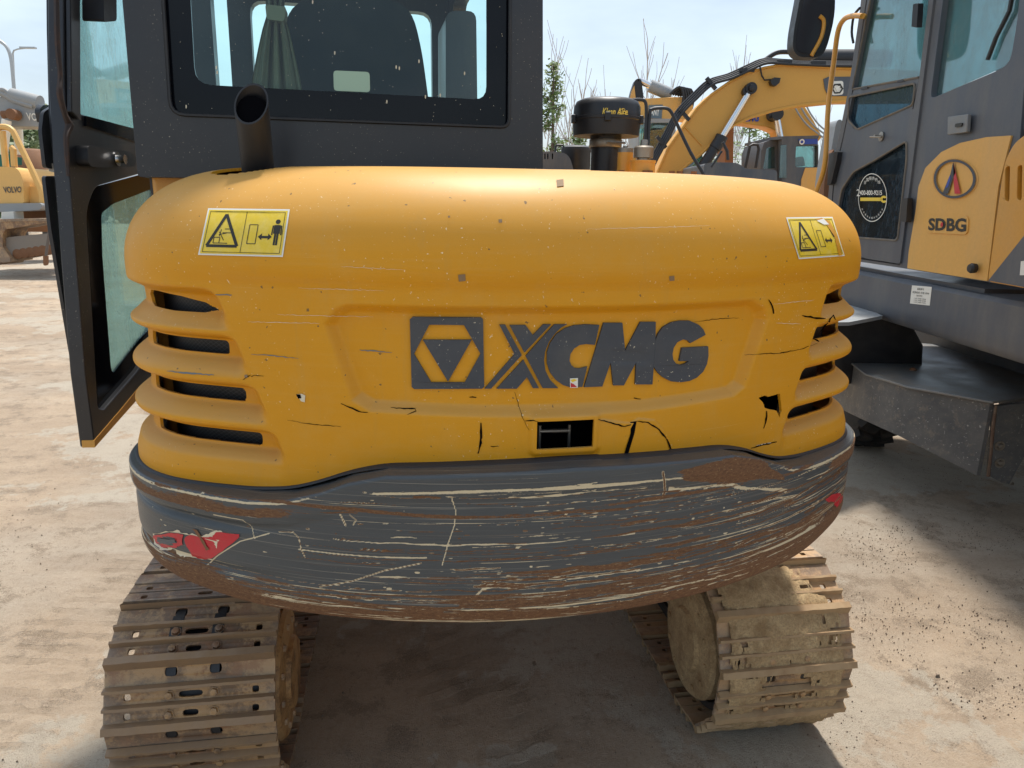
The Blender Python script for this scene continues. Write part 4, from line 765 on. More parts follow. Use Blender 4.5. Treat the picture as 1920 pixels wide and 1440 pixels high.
# ---- air pre-cleaner, caps and bolts on the right of the top
YP = 1.95
def pk(px, py, y=YP): return hY(px, py, y)
c0 = pk(1133, 320); sc_ = (pk(1196, 260)-pk(1070, 260)).length/126     # metres per photo pixel here
def hz_(py): return pk(1133, py).z
AXx = c0.x; base = Vector((AXx, YP, 0))
mb = MB(); zt_ = hz_(187)
mb.lathe([(61*sc_, hz_(256)), (62.5*sc_, hz_(240)), (63*sc_, hz_(228)), (64*sc_, hz_(227)), (64*sc_, hz_(222)), (62.5*sc_, hz_(221)), (61.5*sc_, hz_(202)), (57*sc_, hz_(192)), (48*sc_, hz_(187.5)), (8*sc_, hz_(187)), (8*sc_, hz_(184)), (2*sc_, hz_(184))], base, (0, 0, 1), 56)
mb.lathe([(29*sc_, hz_(275)), (29*sc_, hz_(256)), (40*sc_, hz_(255.5))], base, (0, 0, 1), 32)
PRE = mb.build('air_precleaner', 'black', EX, angle=40)
mb = MB(); mb.lathe([(26.5*sc_, hz_(330)), (26.5*sc_, hz_(279)), (29*sc_, hz_(279)), (29*sc_, hz_(262))], base, (0, 0, 1), 32); mb.build('intake_stem', 'black', PRE)
mb = MB(); mb.lathe([(30*sc_, hz_(277)), (30.6*sc_, hz_(276)), (30.6*sc_, hz_(263)), (30*sc_, hz_(262))], base, (0, 0, 1), 32); q = pk(1150, 268, YP-31*sc_); mb.box(q, (26*sc_, .008, 5*sc_)); mb.tube([q+Vector((-12*sc_, -.006, 0)), q+Vector((22*sc_, -.006, 0))], .0025, 8); mb.build('hose_clamp', 'steel', PRE)
for an in (-95, -70+140, 195, -105+90):
    a = math.radians(an); mb = MB(); q = base+Vector((math.cos(a)*64*sc_, math.sin(a)*64*sc_, hz_(226))); mb.box(q, (.012, .016, 15*sc_), Matrix.Rotation(a, 3, 'Z')); mb.build('lid_clip', 'black', PRE, bevel=.002)
def pcyl(px, py, rad=62.6, off=.0012):    # wrap onto the drum
    d = ray(px, py); R_ = rad*sc_+off; a = d.x**2+d.y**2; b = -2*(d.x*AXx+d.y*YP); c = AXx**2+YP**2-R_*R_; q = max(0, b*b-4*a*c); return CAM+d*((-b-math.sqrt(q))/(2*a))
mb = MB(); put_text(mb, 'Klean Aire', lambda u, v: pcyl(1129+u*48, 216-v*14+u*.5), shear=.3, bold=.02); mb.add([pcyl(1128+i*3.1, 215.2+2.6*math.sin(i*.36)+j*1.1) for j in range(2) for i in range(17)], [(i, i+17, i+18, i+1) for i in range(16)]); mb.add([pcyl(1158+i*1.6, 212-9*math.sin(i*.25)+j*1.2) for j in range(2) for i in range(10)], [(i, i+10, i+11, i+1) for i in range(9)]); mb.build('badge', 'gold', PRE)
mb = MB()
YQ = 1.80; cz = lambda y: hY(1200, y, YQ).z; cx1 = hY(1206, 300, YQ).x; s2 = (hY(1224, 300, YQ)-hY(1186, 300, YQ)).length/38
mb.lathe([(23*s2, cz(326)), (23*s2, cz(305)), (24*s2, cz(304.5)), (24*s2, cz(301))], (cx1, YQ, 0), (0, 0, 1), 32, 0)
mb.lathe([(12*s2, cz(303)), (12*s2, cz(297)), (18*s2, cz(296)), (18.5*s2, cz(277)), (16*s2, cz(274)), (7*s2, cz(273.5)), (7*s2, cz(264)), (6*s2, cz(262)), (1*s2, cz(262))], (cx1, YQ, 0), (0, 0, 1), 32, 1)
cx2 = hY(1172, 300, YQ+.06).x; mb.lathe([(15*s2, cz(326)), (15*s2, cz(284)), (15*s2, cz(283))], (cx2, YQ+.06, 0), (0, 0, 1), 28, 0); mb.lathe([(14.6*s2, cz(283)), (14.6*s2, cz(275)), (12*s2, cz(274)), (5*s2, cz(273)), (5*s2, cz(270)), (1*s2, cz(270))], (cx2, YQ+.06, 0), (0, 0, 1), 28, 1)
mb.build('tank_breather_cap', ['yel', 'steel'], EX)
mb = MB(); mb.prism([fillet([hZ(1158, 319.5, 1.628)+Vector((0, 0, 0))]+[Vector((cx1+dx, YQ+dy, ZT-.008)) for dx, dy in ((-.09, -.05), (.14, -.05), (.14, .12), (-.09, .12))], .01)[5:]], (0, 0, .016))
HX = mb.build('tank_cover_plate', 'yel2', EX)
for dx, dy in ((-.055, -.03), (-.0, -.04), (.012, -.035), (.065, -.03), (.085, -.025), (.12, -.02)):
    mb = MB(); mb.lathe([(.010, 0), (.010, .004), (.007, .004), (.007, .011), (.001, .011)], (cx1+dx, YQ+dy, ZT+.006), (0, 0, 1), 6); mb.build('cover_bolt', 'rust', HX)

# ---- crawler tracks
PT = math.radians(9.07); TX, TY = -.0287, 1.8319; ct, st = math.cos(PT), math.sin(PT); GA, SW, RH, RZ = 1.5968, .4041, .233, .279
TM = Matrix.Translation((TX, TY, 0)) @ Matrix.Rotation(PT, 4, 'Z')
GR = .018; r_h, r_z = RH-GR, RZ-GR; LEN = 1.75
ang = np.linspace(-math.pi/2, math.pi/2, 200); py1 = np.r_[np.linspace(LEN, 0, 60)[:-1], -r_h*np.cos(ang), np.linspace(0, LEN, 60)[1:]]; pz1 = np.r_[np.full(59, GR+.002), RZ+r_z*np.sin(ang), np.full(59, 2*RZ-GR-.002)]
ang2 = np.linspace(math.pi/2, 3*math.pi/2, 60)[1:]; py1 = np.r_[py1, LEN-r_h*np.cos(ang2)]; pz1 = np.r_[pz1, RZ+r_z*np.sin(ang2)]
sA = np.r_[0, np.cumsum(np.hypot(np.diff(py1), np.diff(pz1)))]; NS = int(round(sA[-1]/.160)); PITCHS = sA[-1]/NS
def shoe_mb(sw=SW):
    mb = MB(); hw = sw/2; P0 = .0; L = PITCHS        # local: x across, y down along the path, z outwards
    def ring(cx, cy, rx, ry, n=12): return [Vector((cx+rx*math.copysign(abs(math.cos(t))**.6, math.cos(t)), cy+ry*math.copysign(abs(math.sin(t))**.6, math.sin(t)), 0)) for t in [2*math.pi*k/n for k in range(n)]]
    o = [(-hw, .052), (-hw, .004), (-.085, .004), (-.083, .0), (.10, .0), (.102, .004), (hw, .004), (hw, .052)]
    mb.prism([[Vector((x, y, -.004)) for x, y in o], [p+Vector((0, 0, -.004)) for p in ring(-.058, .019, .015, .012)], [p+Vector((0, 0, -.004)) for p in ring(.048, .019, .015, .012)]], (0, 0, -.007))
    for y0, y1, sl in ((.057, .092, .029), (.102, .138, .019)):
        ym = (y0+y1)/2; hl = [ring(0, ym, sl, .008), ring(-.155, ym+.002, .0085, .0085), ring(.148, ym-.002, .0085, .0085)]
        mb.prism([[Vector(p) for p in ((-hw, y0-.002, 0), (hw, y0-.002, 0), (hw, y1+.002, 0), (-hw, y1+.002, 0))]]+hl, (0, 0, -.008))
        for bx in (-.056, .050): mb.lathe([(.013, 0), (.013, .003), (.0095, .003), (.009, .011), (.004, .013)], (bx, ym, 0), (0, 0, 1), 6)
    for y, h, w0, w1 in ((.054, GR*.9, .0085, .0035), (.097, GR*.9, .0085, .0035), (.146, GR, .015, .009)):
        V = []
        for x in np.linspace(-hw, hw, 25):
            j = random.uniform(-.0022, .0018); V += [(x, y-w0, -.001), (x, y-w1, h+j), (x, y+w1, h+j), (x, y+w0, -.001 if y < .14 else -.012)]
        Fc = [(4*i+k, 4*i+4+k, 4*i+5+k, 4*i+1+k) for i in range(24) for k in range(3)]+[(0, 1, 2, 3), (99, 98, 97, 96)]
        mb.add(V, Fc, 1)
    return mb
for side in (-1, 1):
    xc = side*GA/2; TMs = TM @ Matrix.Translation((xc, 0, 0))
    mb = MB()      # link chain loop, the track itself
    ins = .045
    for lat in (-.052, .052):
        V = []; nP = len(py1); dy = np.gradient(py1); dz = np.gradient(pz1); L_ = np.hypot(dy, dz)
        for i in range(nP):
            nyv, nzv = -dz[i]/L_[i], dy[i]/L_[i]     # outward normal
            for q, e in ((-.014, -.013), (.014, -.013), (.014, -.055), (-.014, -.055)): V.append(TMs @ Vector((lat+q, py1[i]+nyv*e, pz1[i]+nzv*e)))
        Fc = [(i*4+k, i*4+(k+1) % 4, (i+1)*4+(k+1) % 4, (i+1)*4+k) for i in range(nP-1) for k in range(4)]; mb.add(V, Fc)
    TR = mb.build('crawler_track', 'black', EX, label='crawler track on the left, rusty and bare' if side < 0 else 'crawler track on the right, caked with dry mud')
    proto = None
    for k in range(NS):
        s = (k+.35)*PITCHS; s0 = s % sA[-1]; s1_ = (s+PITCHS*.98) % sA[-1]
        # path runs: bottom front -> rear -> top front; shoes laid so their upper end comes first going down
        ya, za = np.interp(s1_, sA, py1), np.interp(s1_, sA, pz1); yb, zb_ = np.interp(s0, sA, py1), np.interp(s0, sA, pz1)
        if s+PITCHS*.98 > sA[-1]: continue
        d = Vector((0, yb-ya, zb_-za)).normalized(); xx = Vector((1, 0, 0)); nrm = xx.cross(d)
        if side == 1 or True:
            mid = Vector((0, (ya+yb)/2-.0, (za+zb_)/2-RZ))
        if nrm.dot(Vector((0, -1, 0)) if abs(mid.y) < RH else Vector((0, 0, 1 if mid.z > 0 else -1))) < 0: xx = -xx; nrm = -nrm
        Mx = Matrix(((xx.x, d.x, nrm.x, 0), (xx.y, d.y, nrm.y, ya), (xx.z, d.z, nrm.z, za), (0, 0, 0, 1)))
        mw = TMs @ Mx
        if proto is None:
            proto = shoe_mb().build('track_shoe', ['shoe', 'grouser'] if side < 0 else ['shoe2', 'grouser2'], None, angle=30); o = proto
        else: o = proto.copy(); COL.objects.link(o)
        o.parent = TR; o.matrix_parent_inverse = Matrix.Identity(4)
        o.matrix_local = wm(TR).inverted() @ mw
    # track frame, drive disc
    inn = -side       # towards the machine centre
    mb = MB(); ctr = TMs @ Vector((inn*.19, .02, RZ+.0)); ax = (TMs.to_3x3() @ Vector((inn, 0, 0))).normalized()
    mb.lathe([(.05, -.24), (.212, -.24), (.212, -.05), (.206, -.03), (.185, -.028), (.18, -.06)], ctr, ax, 48); mb.build('sprocket_ring', 'black', TR)
    mb = MB(); mb.lathe([(.05, -.06), (.178, -.06), (.178, .0), (.168, .012), (.10, .018), (.094, .03), (.05, .034), (.02, .034)], ctr, ax, 48)
    for k in range(12): mb.lathe([(.009, 0), (.009, .008), (.006, .010)], ctr+ax*.012+Matrix.Rotation(k*math.pi/6, 3, ax) @ Vector((0, 0, .14)), ax, 6)
    mb.build('drive_motor_cover', 'mud' if side > 0 else 'shoe2', TR)
    mb = MB(); pr = [TMs @ Vector((-.09, y, z)) for y, z in ((.15, .13), (LEN-.1, .13), (LEN-.1, .34), (.9, .44), (.15, .40))]; mb.prism([pr], TMs.to_3x3() @ Vector((.18, 0, 0)))
    for i in range(5): mb.lathe([(.07, -.1), (.07, .1)], TMs @ Vector((0, .32+i*.28, .125)), TMs.to_3x3() @ Vector((1, 0, 0)), 24)
    mb.build('track_frame', 'shoe', TR)
    if side > 0:      # mud caked between the grousers
        mb = MB(); NU, NV = 120, 230; V = []; keep = []
        sv = np.linspace(1.0*PITCHS, sA[-1]*.56, NV)
        U = np.linspace(-SW/2+.012, SW/2-.012, NU); dy = np.gradient(py1, sA); dz = np.gradient(pz1, sA)
        for j, s in enumerate(sv):
            y, z = np.interp(s, sA, py1), np.interp(s, sA, pz1); ty, tz = np.interp(s, sA, dy), np.interp(s, sA, dz); ny, nz_ = -tz, ty
            l = math.hypot(ny, nz_); ny /= l; nz_ /= l
            for i, u_ in enumerate(U):
                nv = mn.fractal((u_*9, s*9, 3.3), 1, 2, 6)*.007+mn.noise((u_*3.2, s*3.6, 1))*.017; h = .0018+nv+.0045*mn.noise((u_*55, s*55, 0))+.002*mn.noise((u_*140, s*140, 4)); h = min(h, .0165)
                e = min(i, NU-1-i)/8; h -= max(0, 1-e)*.02; keep.append(h > -.001)
                V.append(TMs @ Vector((u_, y+ny*h, z+nz_*h)))
        keep = np.array(keep).reshape(NV, NU); Fc = [(j*NU+i, j*NU+i+1, (j+1)*NU+i+1, (j+1)*NU+i) for j in range(NV-1) for i in range(NU-1) if keep[j, i] or keep[j+1, i+1]]
        mb.add(V, Fc); mb.build('caked_mud', 'mud', TR, angle=80)
mb = MB(); cc = TM @ Vector((0, 1.0, 0))
mb.prism([[TM @ Vector((x, y, .42)) for x, y in ((-.62, .75), (-.2, .55), (.2, .55), (.62, .75), (.62, 1.3), (-.62, 1.3))]], (0, 0, .22)); mb.lathe([(.42, .62), (.42, .90)], (cc.x, cc.y, 0), (0, 0, 1), 40); mb.build('undercarriage_frame', 'shoe', EX)

# ================================================================== WHEELED EXCAVATOR ON THE RIGHT
XW = 2.2
def rw(px, py, o=0): return hX(px, py, XW-o)
WX = empty('wheeled_excavator', (XW+.9, 4.2, 0), 0, label='grey and yellow wheeled excavator parked along the right edge with round emblem', cat='excavator')
def rpoly(mb, L, th=.04, o=0, r=0, mi=0, holes=()): mb.prism([fillet([rw(*p, o) for p in L], r) if r else [rw(*p, o) for p in L]]+[fillet([rw(*p, o) for p in h], r2) for h, r2 in holes], (th, 0, 0), mi)
mb = MB()      # cab side frame
frame_o = [(1640, -230), (1960, -330), (1890, 535), (1694, 503), (1560, 483), (1548, 420), (1556, 330), (1572, 260), (1592, 160), (1612, 20)]
door_h = [(1656, -200), (1778, -240), (1752, 0), (1689, 497), (1566, 478), (1556, 420), (1563, 330), (1579, 262), (1600, 160), (1624, 0)]
rear_h = [(1792, -240), (1940, -280), (1907, 40), (1895, 112), (1880, 128), (1748, 184), (1745, 178), (1768, 0)]
rpoly(mb, frame_o, .06, 0, .03, holes=[(door_h, .02), (rear_h, .04)])
WCAB = mb.build('cab', 'grey', WX, bevel=.008)
mb = MB(); rpoly(mb, [(1778, -240), (1960, -300), (1895, 120), (1735, 190)], .004, -.03); mb.build('rear_side_window', 'glass2', WCAB); mb = MB(); mb.tube([rw(*q, -.015) for q in ((1908, -60), (1893, 20), (1868, 70), (1852, 112))], .010, 6); mb.build('wiper', 'black', WCAB)
mb = MB(); rpoly(mb, [(1657, -200), (1776, -240), (1750, 0), (1687, 495), (1568, 476), (1558, 420), (1565, 332), (1581, 262), (1602, 160), (1626, 0)], .045, .012, .02, holes=[([(1668, -190), (1762, -215), (1741, 0), (1724, 142), (1722, 145), (1601, 166), (1600, 160), (1632, 0)], .03), ([(1592, 182), (1716, 156), (1718, 160), (1712, 196), (1612, 241), (1602, 243), (1590, 225)], .03),
      ([(1575, 432), (1570, 400), (1578, 355), (1600, 322), (1640, 300), (1694, 266), (1702, 268), (1700, 300), (1684, 440), (1676, 451), (1590, 444)], .04)])
WD = mb.build('cab_door', 'grey', WX, bevel=.006)
mb = MB(); rpoly(mb, [(1668, -190), (1762, -215), (1741, 0), (1724, 146), (1600, 168), (1632, 0)], .004, -.01); mb.build('upper_glass', 'glass2', WD)
mb = MB(); rpoly(mb, [(1590, 180), (1718, 154), (1713, 198), (1602, 246), (1588, 225)], .004, -.008); rpoly(mb, [(1573, 434), (1568, 400), (1576, 355), (1600, 320), (1640, 298), (1704, 262), (1702, 300), (1684, 453), (1590, 446)], .004, -.008); mb.build('lower_glass', glass('dark_glass', (.20, .31, .36), .03, .42, (.14, .20, .25)), WD)
mb = MB(); rpoly(mb, [(1565, 478), (1575, 300), (1712, 240), (1690, 490)], .02, -.07); mb.build('glass_backing', 'grey', WD)  # added panel that keeps the sunlit ground from showing through the glass
mb = MB()
for L in ([(1592, 182), (1716, 156), (1712, 196), (1607, 243), (1590, 225)], [(1575, 432), (1570, 400), (1578, 355), (1600, 322), (1640, 300), (1700, 264), (1700, 300), (1683, 451), (1590, 444)], [(1598, 167), (1632, 0)], [(1722, 145), (1600, 167)]):
    p = [rw(*q, .014) for q in L]; 
    if len(L) > 2: p = fillet(p, .03); p.append(p[0])
    mb.tube(p, .006, 6)
mb.build('window_rubber', paint('dusty_rubber', (.15, .13, .105), .8, amt=.8, dirt=(.32, .25, .17), scale=20), WD)
# service decal on the lower glass
wd = [rw(1609, 325, 0), rw(1663, 325, 0), rw(1663, 416, 0), rw(1609, 416, 0)]; qm = quadmap(*wd); mb = MB()
def off(p, d=.003): return p-Vector((d, 0, 0))
def q2(u, v): return off(qm(u, v), .0)
n = 40
V = [q2(.5+r*math.cos(t)*.5, .5+r*math.sin(t)*.5) for t in np.linspace(0, 2*math.pi, n) for r in (1, .965)]; mb.add(V, [(2*i, 2*i+1, 2*i+3, 2*i+2) for i in range(n-1)], 0)
put_text(mb, '400-800-9215', lambda u, v: q2(.06+u*.78, .55+v*.10), bold=.02); put_text(mb, '2', lambda u, v: q2(-.06+u*.13, .53+v*.14))
for i, ch in enumerate('全国服务热线'):
    a = math.radians(128-i*15); put_text(mb, ch, lambda u, v, a=a: q2(.5+math.cos(a)*.40+(u-.5)*.095, .5+math.sin(a)*.40+(v-.5)*.07))
for i in range(11):
    a = math.radians(215+i*11); put_text(mb, '热线服务全国热线服务全国'[i], lambda u, v, a=a: q2(.5+math.cos(a)*.42+(u-.5)*.05, .5+math.sin(a)*.42+(v-.5)*.04))
mb.add([q2(.08, .43), q2(.82, .43), q2(.82, .50), q2(.08, .50)], [(0, 1, 2, 3)], 1)
V = [q2(.9+.11*math.cos(t), .465+.075*math.sin(t)) for t in np.linspace(.6, 5.7, 12)]+[q2(.9+.04*math.cos(t), .465+.03*math.sin(t)) for t in np.linspace(.6, 5.7, 12)]; mb.add(V, [(i, i+1, i+13, i+12) for i in range(11)], 1)
mb.build('service_decal', ['white', 'syel'], WD)
mb = MB(); mb.prism([fillet([rw(*p, .016) for p in ((1562, 288), (1579, 284), (1577, 300), (1566, 345), (1559, 348))], .01)], (-.03, 0, 0)); mb.build('door_latch', 'black', WD, bevel=.004)
mb = MB(); c = rw(1653, 256, .015); mb.lathe([(.028, 0), (.028, .006), (.008, .008), (.008, .04), (.011, .045)], c, (-1, 0, 0), 20); mb.tube([rw(1652, 257, .05), rw(1631, 257, .09)], .005, 8); mb.build('door_catch', 'steel', WD)
for y in (30, 395): mb = MB(); mb.prism([fillet([rw(x, yy, .014) for x, yy in ((1701 if y > 100 else 1722, y-22), (1712 if y > 100 else 1732, y-24), (1709 if y > 100 else 1729, y+22), (1697 if y > 100 else 1719, y+20))], .006)], (-.03, 0, 0)); mb.build('door_hinge', 'black', WD, bevel=.004)
mb = MB(); 
for x in (1622, 1690): c = [rw(x-6, 165-(x-1622)*.2, .014), rw(x+6, 162-(x-1622)*.2, .014), rw(x+6, 166-(x-1622)*.2, .014), rw(x-6, 169-(x-1622)*.2, .014)]; mb.prism([c], (-.006, 0, 0)); mb.build('window_stop', 'black', WD); mb = MB()
# yellow side panel, emblem, lettering
mb = MB(); yp = [(1701, 503), (1704, 470), (1716, 400), (1722, 350), (1735, 315), (1765, 285), (1800, 268), (1850, 257), (1896, 254), (1872, 350), (1851, 527)]
mb.prism([fillet([rw(*p, .008) for p in yp], .006)], (.012, 0, 0)); YPN = mb.build('yellow_panel', 'yel2', WX, bevel=.004)
mb = MB(); qm2 = quadmap(rw(1752, 299, .012), rw(1831, 299, .012), rw(1831, 372, .012), rw(1752, 372, .012)); 
def em(u, v, d=0): return qm2(u, v)-Vector((d, 0, 0))
n = 48; V = [em(.5+r*.5*math.cos(t), .5+r*.5*math.sin(t), .004) for t in np.linspace(0, 2*math.pi, n) for r in (1, .88)]; mb.add(V, [(2*i, 2*i+1, 2*i+3, 2*i+2) for i in range(n-1)], 0)
V = [em(.5+r*.5*math.cos(t), .5+r*.5*math.sin(t), d) for t in np.linspace(0, 2*math.pi, n) for r, d in ((1.06, 0), (1.04, .004))]; mb.add(V, [(2*i, 2*i+1, 2*i+3, 2*i+2) for i in range(n-1)], 3)
mb.add([em(.49, .95, .004), em(.42, .62, .004), em(.22, .12, .004), em(.36, .12, .004), em(.47, .48, .004), em(.54, .66, .004)], [(0, 1, 2, 3, 4, 5)], 0); mb.add([em(.49, .95, .004), em(.56, .6, .004), em(.66, .12, .004), em(.52, .12, .004), em(.5, .4, .004)], [(0, 1, 2, 3, 4)], 1); mb.add([em(.36, .45, .005), em(.42, .6, .005), em(.43, .5, .005), em(.37, .3, .005), em(.3, .25, .005)], [(0, 1, 2, 3, 4)], 2)
mb.build('round_emblem', ['lettergrey', 'red', 'blue', 'yel2'], YPN)
mb = MB(); mb.prism([fillet([rw(*p, .008) for p in ((1740, 404), (1818, 405), (1816, 440), (1738, 436))], .03)], (-.006, 0, 0), 0); qm3 = quadmap(rw(1741, 409, .016), rw(1812, 409, .016), rw(1811, 435, .016), rw(1740, 432, .016)); put_text(mb, 'SDBG', lambda u, v: qm3(u, v), 1, bold=.035)
c = qm3(.39, .5)-Vector((.003, 0, 0)); mb.add([c+Vector((0, .012*math.cos(t), .012*math.sin(t))) for t in np.linspace(0, 5.6, 9)], [tuple(range(9))], 2); mb.build('letter_badge', ['yel2', 'ink', 'red'], YPN)
mb = MB(); mb.lathe([(.022, 0), (.024, .02), (.018, .03), (.004, .032)], rw(1829, 503, .02), (-1, 0, 0), 20); mb.build('rubber_stop', 'black', YPN)
mb = MB(); mb.prism([[rw(*p, .012) for p in ((1784, 219), (1822, 214), (1820, 248), (1783, 253))]], (-.02, 0, 0)); SB = mb.build('socket_box', 'plate', WX, bevel=.004)
mb = MB(); mb.prism([fillet([rw(*p, .033) for p in ((1793, 232), (1806, 230), (1805, 237), (1792, 239))], .01)], (-.006, 0, 0)); mb.build('socket_slot', 'ink', SB)
# engine cover
mb = MB(); rpoly(mb, [(1852, 528), (1876, 350), (1885, 300), (1902, 268), (1935, 243), (2100, 200), (2060, 565)], .05, .05, .03, holes=[([(x-4.5, y-30), (x+4.5, y-34), (x+3, y+35), (x-6, y+32)], .016) for x, y in ((1889, 344), (1912, 342))])
EC = mb.build('engine_cover', 'yel', WX, bevel=.012)
mb = MB(); rpoly(mb, [(1872, 380), (1880, 290), (2050, 240), (2020, 420)], .01, -.03); mb.build('cover_slot_shade', 'dark', EC)  # near-black sheet painting the darkness behind the slots
mb = MB(); mb.prism([[rw(*p, .054) for p in ((1853, 526), (1924, 437), (2010, 330), (1995, 552))]], (.002, 0, 0)); mb.build('grey_stripe', 'grey', EC)
mb = MB(); mb.prism([[rw(*p, .057) for p in ((1914, 490), (1940, 486), (1938, 516), (1912, 516))]], (.002, 0, 0)); mb.build('white_label', 'white', EC)
# corner post behind the panel, roof, far side, floor, seat
mb = MB(); rpoly(mb, [(1888, 250), (1908, 80), (1960, -330), (2130, -420), (2100, 200), (1940, 245)], .08, -.01); mb.build('cab_rear_post', 'grey', WX, bevel=.01)
ys = rw(1600, 100).y; ye = rw(1900, 100).y
mb = MB(); zt2 = rw(1640, -230).z; mb.prism([[Vector((XW+.02, ye-.1, 2.95)), Vector((XW+1.0, ye-.1, 2.95)), Vector((XW+1.0, ys, 2.95)), Vector((XW+.02, ys, 2.95))]], (0, 0, .1)); mb.prism([[Vector((XW+.95, ye-.1, 1.0)), Vector((XW+.95, ys, 1.0)), Vector((XW+.95, ys, 2.95)), Vector((XW+.95, ye-.1, 2.95))], fillet([Vector((XW+.95, ye+.1, 1.75)), Vector((XW+.95, ys-.15, 1.6)), Vector((XW+.95, ys-.15, 2.8)), Vector((XW+.95, ye+.1, 2.8))], .06)], (.05, 0, 0))
mb.prism([[Vector((XW+.06, ye, 1.22)), Vector((XW+.94, ye, 1.22)), Vector((XW+.94, ys, 1.22)), Vector((XW+.06, ys, 1.22))]], (0, 0, -.2)); mb.build('cab_shell', 'grey', WX)
mb = MB(); mb.prism([fillet([Vector((XW+.25, ye+.45, 1.25)), Vector((XW+.75, ye+.45, 1.25)), Vector((XW+.72, ye+.35, 2.25)), Vector((XW+.28, ye+.35, 2.25))], .08)], (0, .14, 0)); mb.prism([fillet([Vector((XW+.25, ye+.45, 1.5)), Vector((XW+.75, ye+.45, 1.5)), Vector((XW+.75, ye+.95, 1.5)), Vector((XW+.25, ye+.95, 1.5))], .08)], (0, 0, .14)); mb.build('driver_seat', 'seat', WX, bevel=.02)
# lower beam
tb = [(1520, 484), (1600, 493), (1692, 506), (1852, 531), (2000, 558)]; bb_ = [(1520, 552), (1600, 573), (1760, 612), (1920, 656), (2000, 680)]
mb = MB(); yA, yB = rw(1560, 500).y+.5, rw(2000, 558).y; zt0, zb0 = 1.199, .932
sec = [(0.02, zt0), (0, zt0-.02), (0, zt0-.15), (0, zb0+.05), (.008, zb0+.028), (.022, zb0+.010), (.05, zb0), (.5, zb0), (.5, zt0)]
mb.prism([[Vector((XW+x, yB-1.0, z)) for x, z in sec]], (0, yA-yB+1.0, 0)); BM = mb.build('side_beam', 'grey', WX, angle=24)
mb = MB(); c = [rw(*p, .0015) for p in ((1710, 535), (1747, 538), (1743, 573), (1706, 569))]; mb.prism([c], (.001, 0, 0), 0); qn = quadmap(*[p-Vector((.0015, 0, 0)) for p in c])
put_text(mb, '备案编号', lambda u, v: qn(.3+u*.35, .78+v*.12), 1); put_text(mb, '排放检验 合格 2008', lambda u, v: qn(.08+u*.84, .58+v*.12), 1); put_text(mb, '标识码', lambda u, v: qn(.3+u*.3, .42+v*.1), 1)
for k in range(3): put_text(mb, '1102 3480 5526', lambda u, v, k=k: qn(.2+u*.6, .28-.1*k+v*.06), 1)
mb.build('paper_label', ['white', 'ink'], BM)
# undercarriage boxes / step plates
ZS, ZBt = .66, .33
tp = [hZ(*p, ZS) for p in ((1545, 652), (1587, 673), (1622, 700), (1700, 724), (1862, 753), (1960, 742), (2000, 700), (1925, 690), (1830, 664), (1750, 645), (1680, 640), (1575, 640))]
mb = MB(); mb.prism([tp], (0, 0, -.012)); SP = mb.build('step_plate', 'plate', WX, bevel=.003)  # plate colour lightened to stand in for sky reflected on top
fr = [tp[0], tp[1], tp[2], tp[3], tp[4]]; mb = MB(); ctr = sum(tp, Vector())/len(tp); ins = [p+(ctr-p)*.03-Vector((0, 0, .012)) for p in fr]; zlo = [.30+.05, .36, .365, .34, hY(1858, 893, ins[4].y).z]
zlo = [hY(px, py, ins[i].y).z for i, (px, py) in enumerate(((1545, 745), (1585, 768), (1620, 785), (1700, 818), (1858, 892)))]
V = ins+[Vector((p.x, p.y, z)) for p, z in zip(ins, zlo)]+[p+Vector((.02, 0, 0)) for p in ins]+[Vector((p.x+.02, p.y, z)) for p, z in zip(ins, zlo)]
mb.add(V, [(i, i+1, i+6, i+5) for i in range(4)]+[(i+11, i+10, i+15, i+16) for i in range(4)]+[(i+5, i+6, i+16, i+15) for i in range(4)]+[(4, 9, 19, 14), (0, 5, 15, 10)]); mb.build('step_side', side_mat(), SP, angle=60)
mb = MB(); p0 = ins[4]+Vector((.0, -.012, 0)); Yk = p0.y
pl = [hY(px, py, Yk) for px, py in ((1866, 762), (1990, 748), (1990, 800), (1960, 815), (1925, 850), (1905, 885), (1893, 908), (1880, 906), (1855, 893))]; mb.prism([pl], (0, .03, 0)); mb.build('corner_plate', side_mat(), SP, bevel=.003)
mb = MB(); mb.tube([hY(1868, 760, Yk-.004), hY(1862, 800, Yk-.004), hY(1858, 850, Yk-.004), hY(1853, 893, Yk-.004)], [.006, .009, .007, .009], 8); mb.build('weld_seam', paint('weld_rust', (.12, .07, .045), .9, amt=.6, scale=25, bmp=.6), SP)
for py in (836, 868): mb = MB(); mb.lathe([(.026, 0), (.026, .004), (.016, .004), (.013, .016), (.002, .018)], hY(1874, py, Yk), (0, -1, 0), 14); mb.build('plate_bolt', 'steel', SP)
mb = MB(); mb.lathe([(.02, 0), (.02, .008), (.012, .009), (.01, .014)], hZ(1712, 694, ZS), (0, 0, 1), 12); mb.build('plate_bolt', 'rust', SP)
# far fender
mb = MB(); yf = 4.3; a = [hY(px, py, yf) for px, py in ((1480, 600), (1592, 600), (1700, 590), (1732, 648), (1728, 720), (1480, 720))]; mb.prism([a], (0, .25, 0)); mb.build('far_fender', 'black', WX, bevel=.01)
mb = MB(); zf = a[2].z+.01; mb.prism([[hZ(px, py, zf) for px, py in ((1480, 605), (1592, 604), (1655, 592), (1600, 566), (1480, 560))]], (0, 0, -.02)); mb.build('fender_top', 'lgrey', WX)
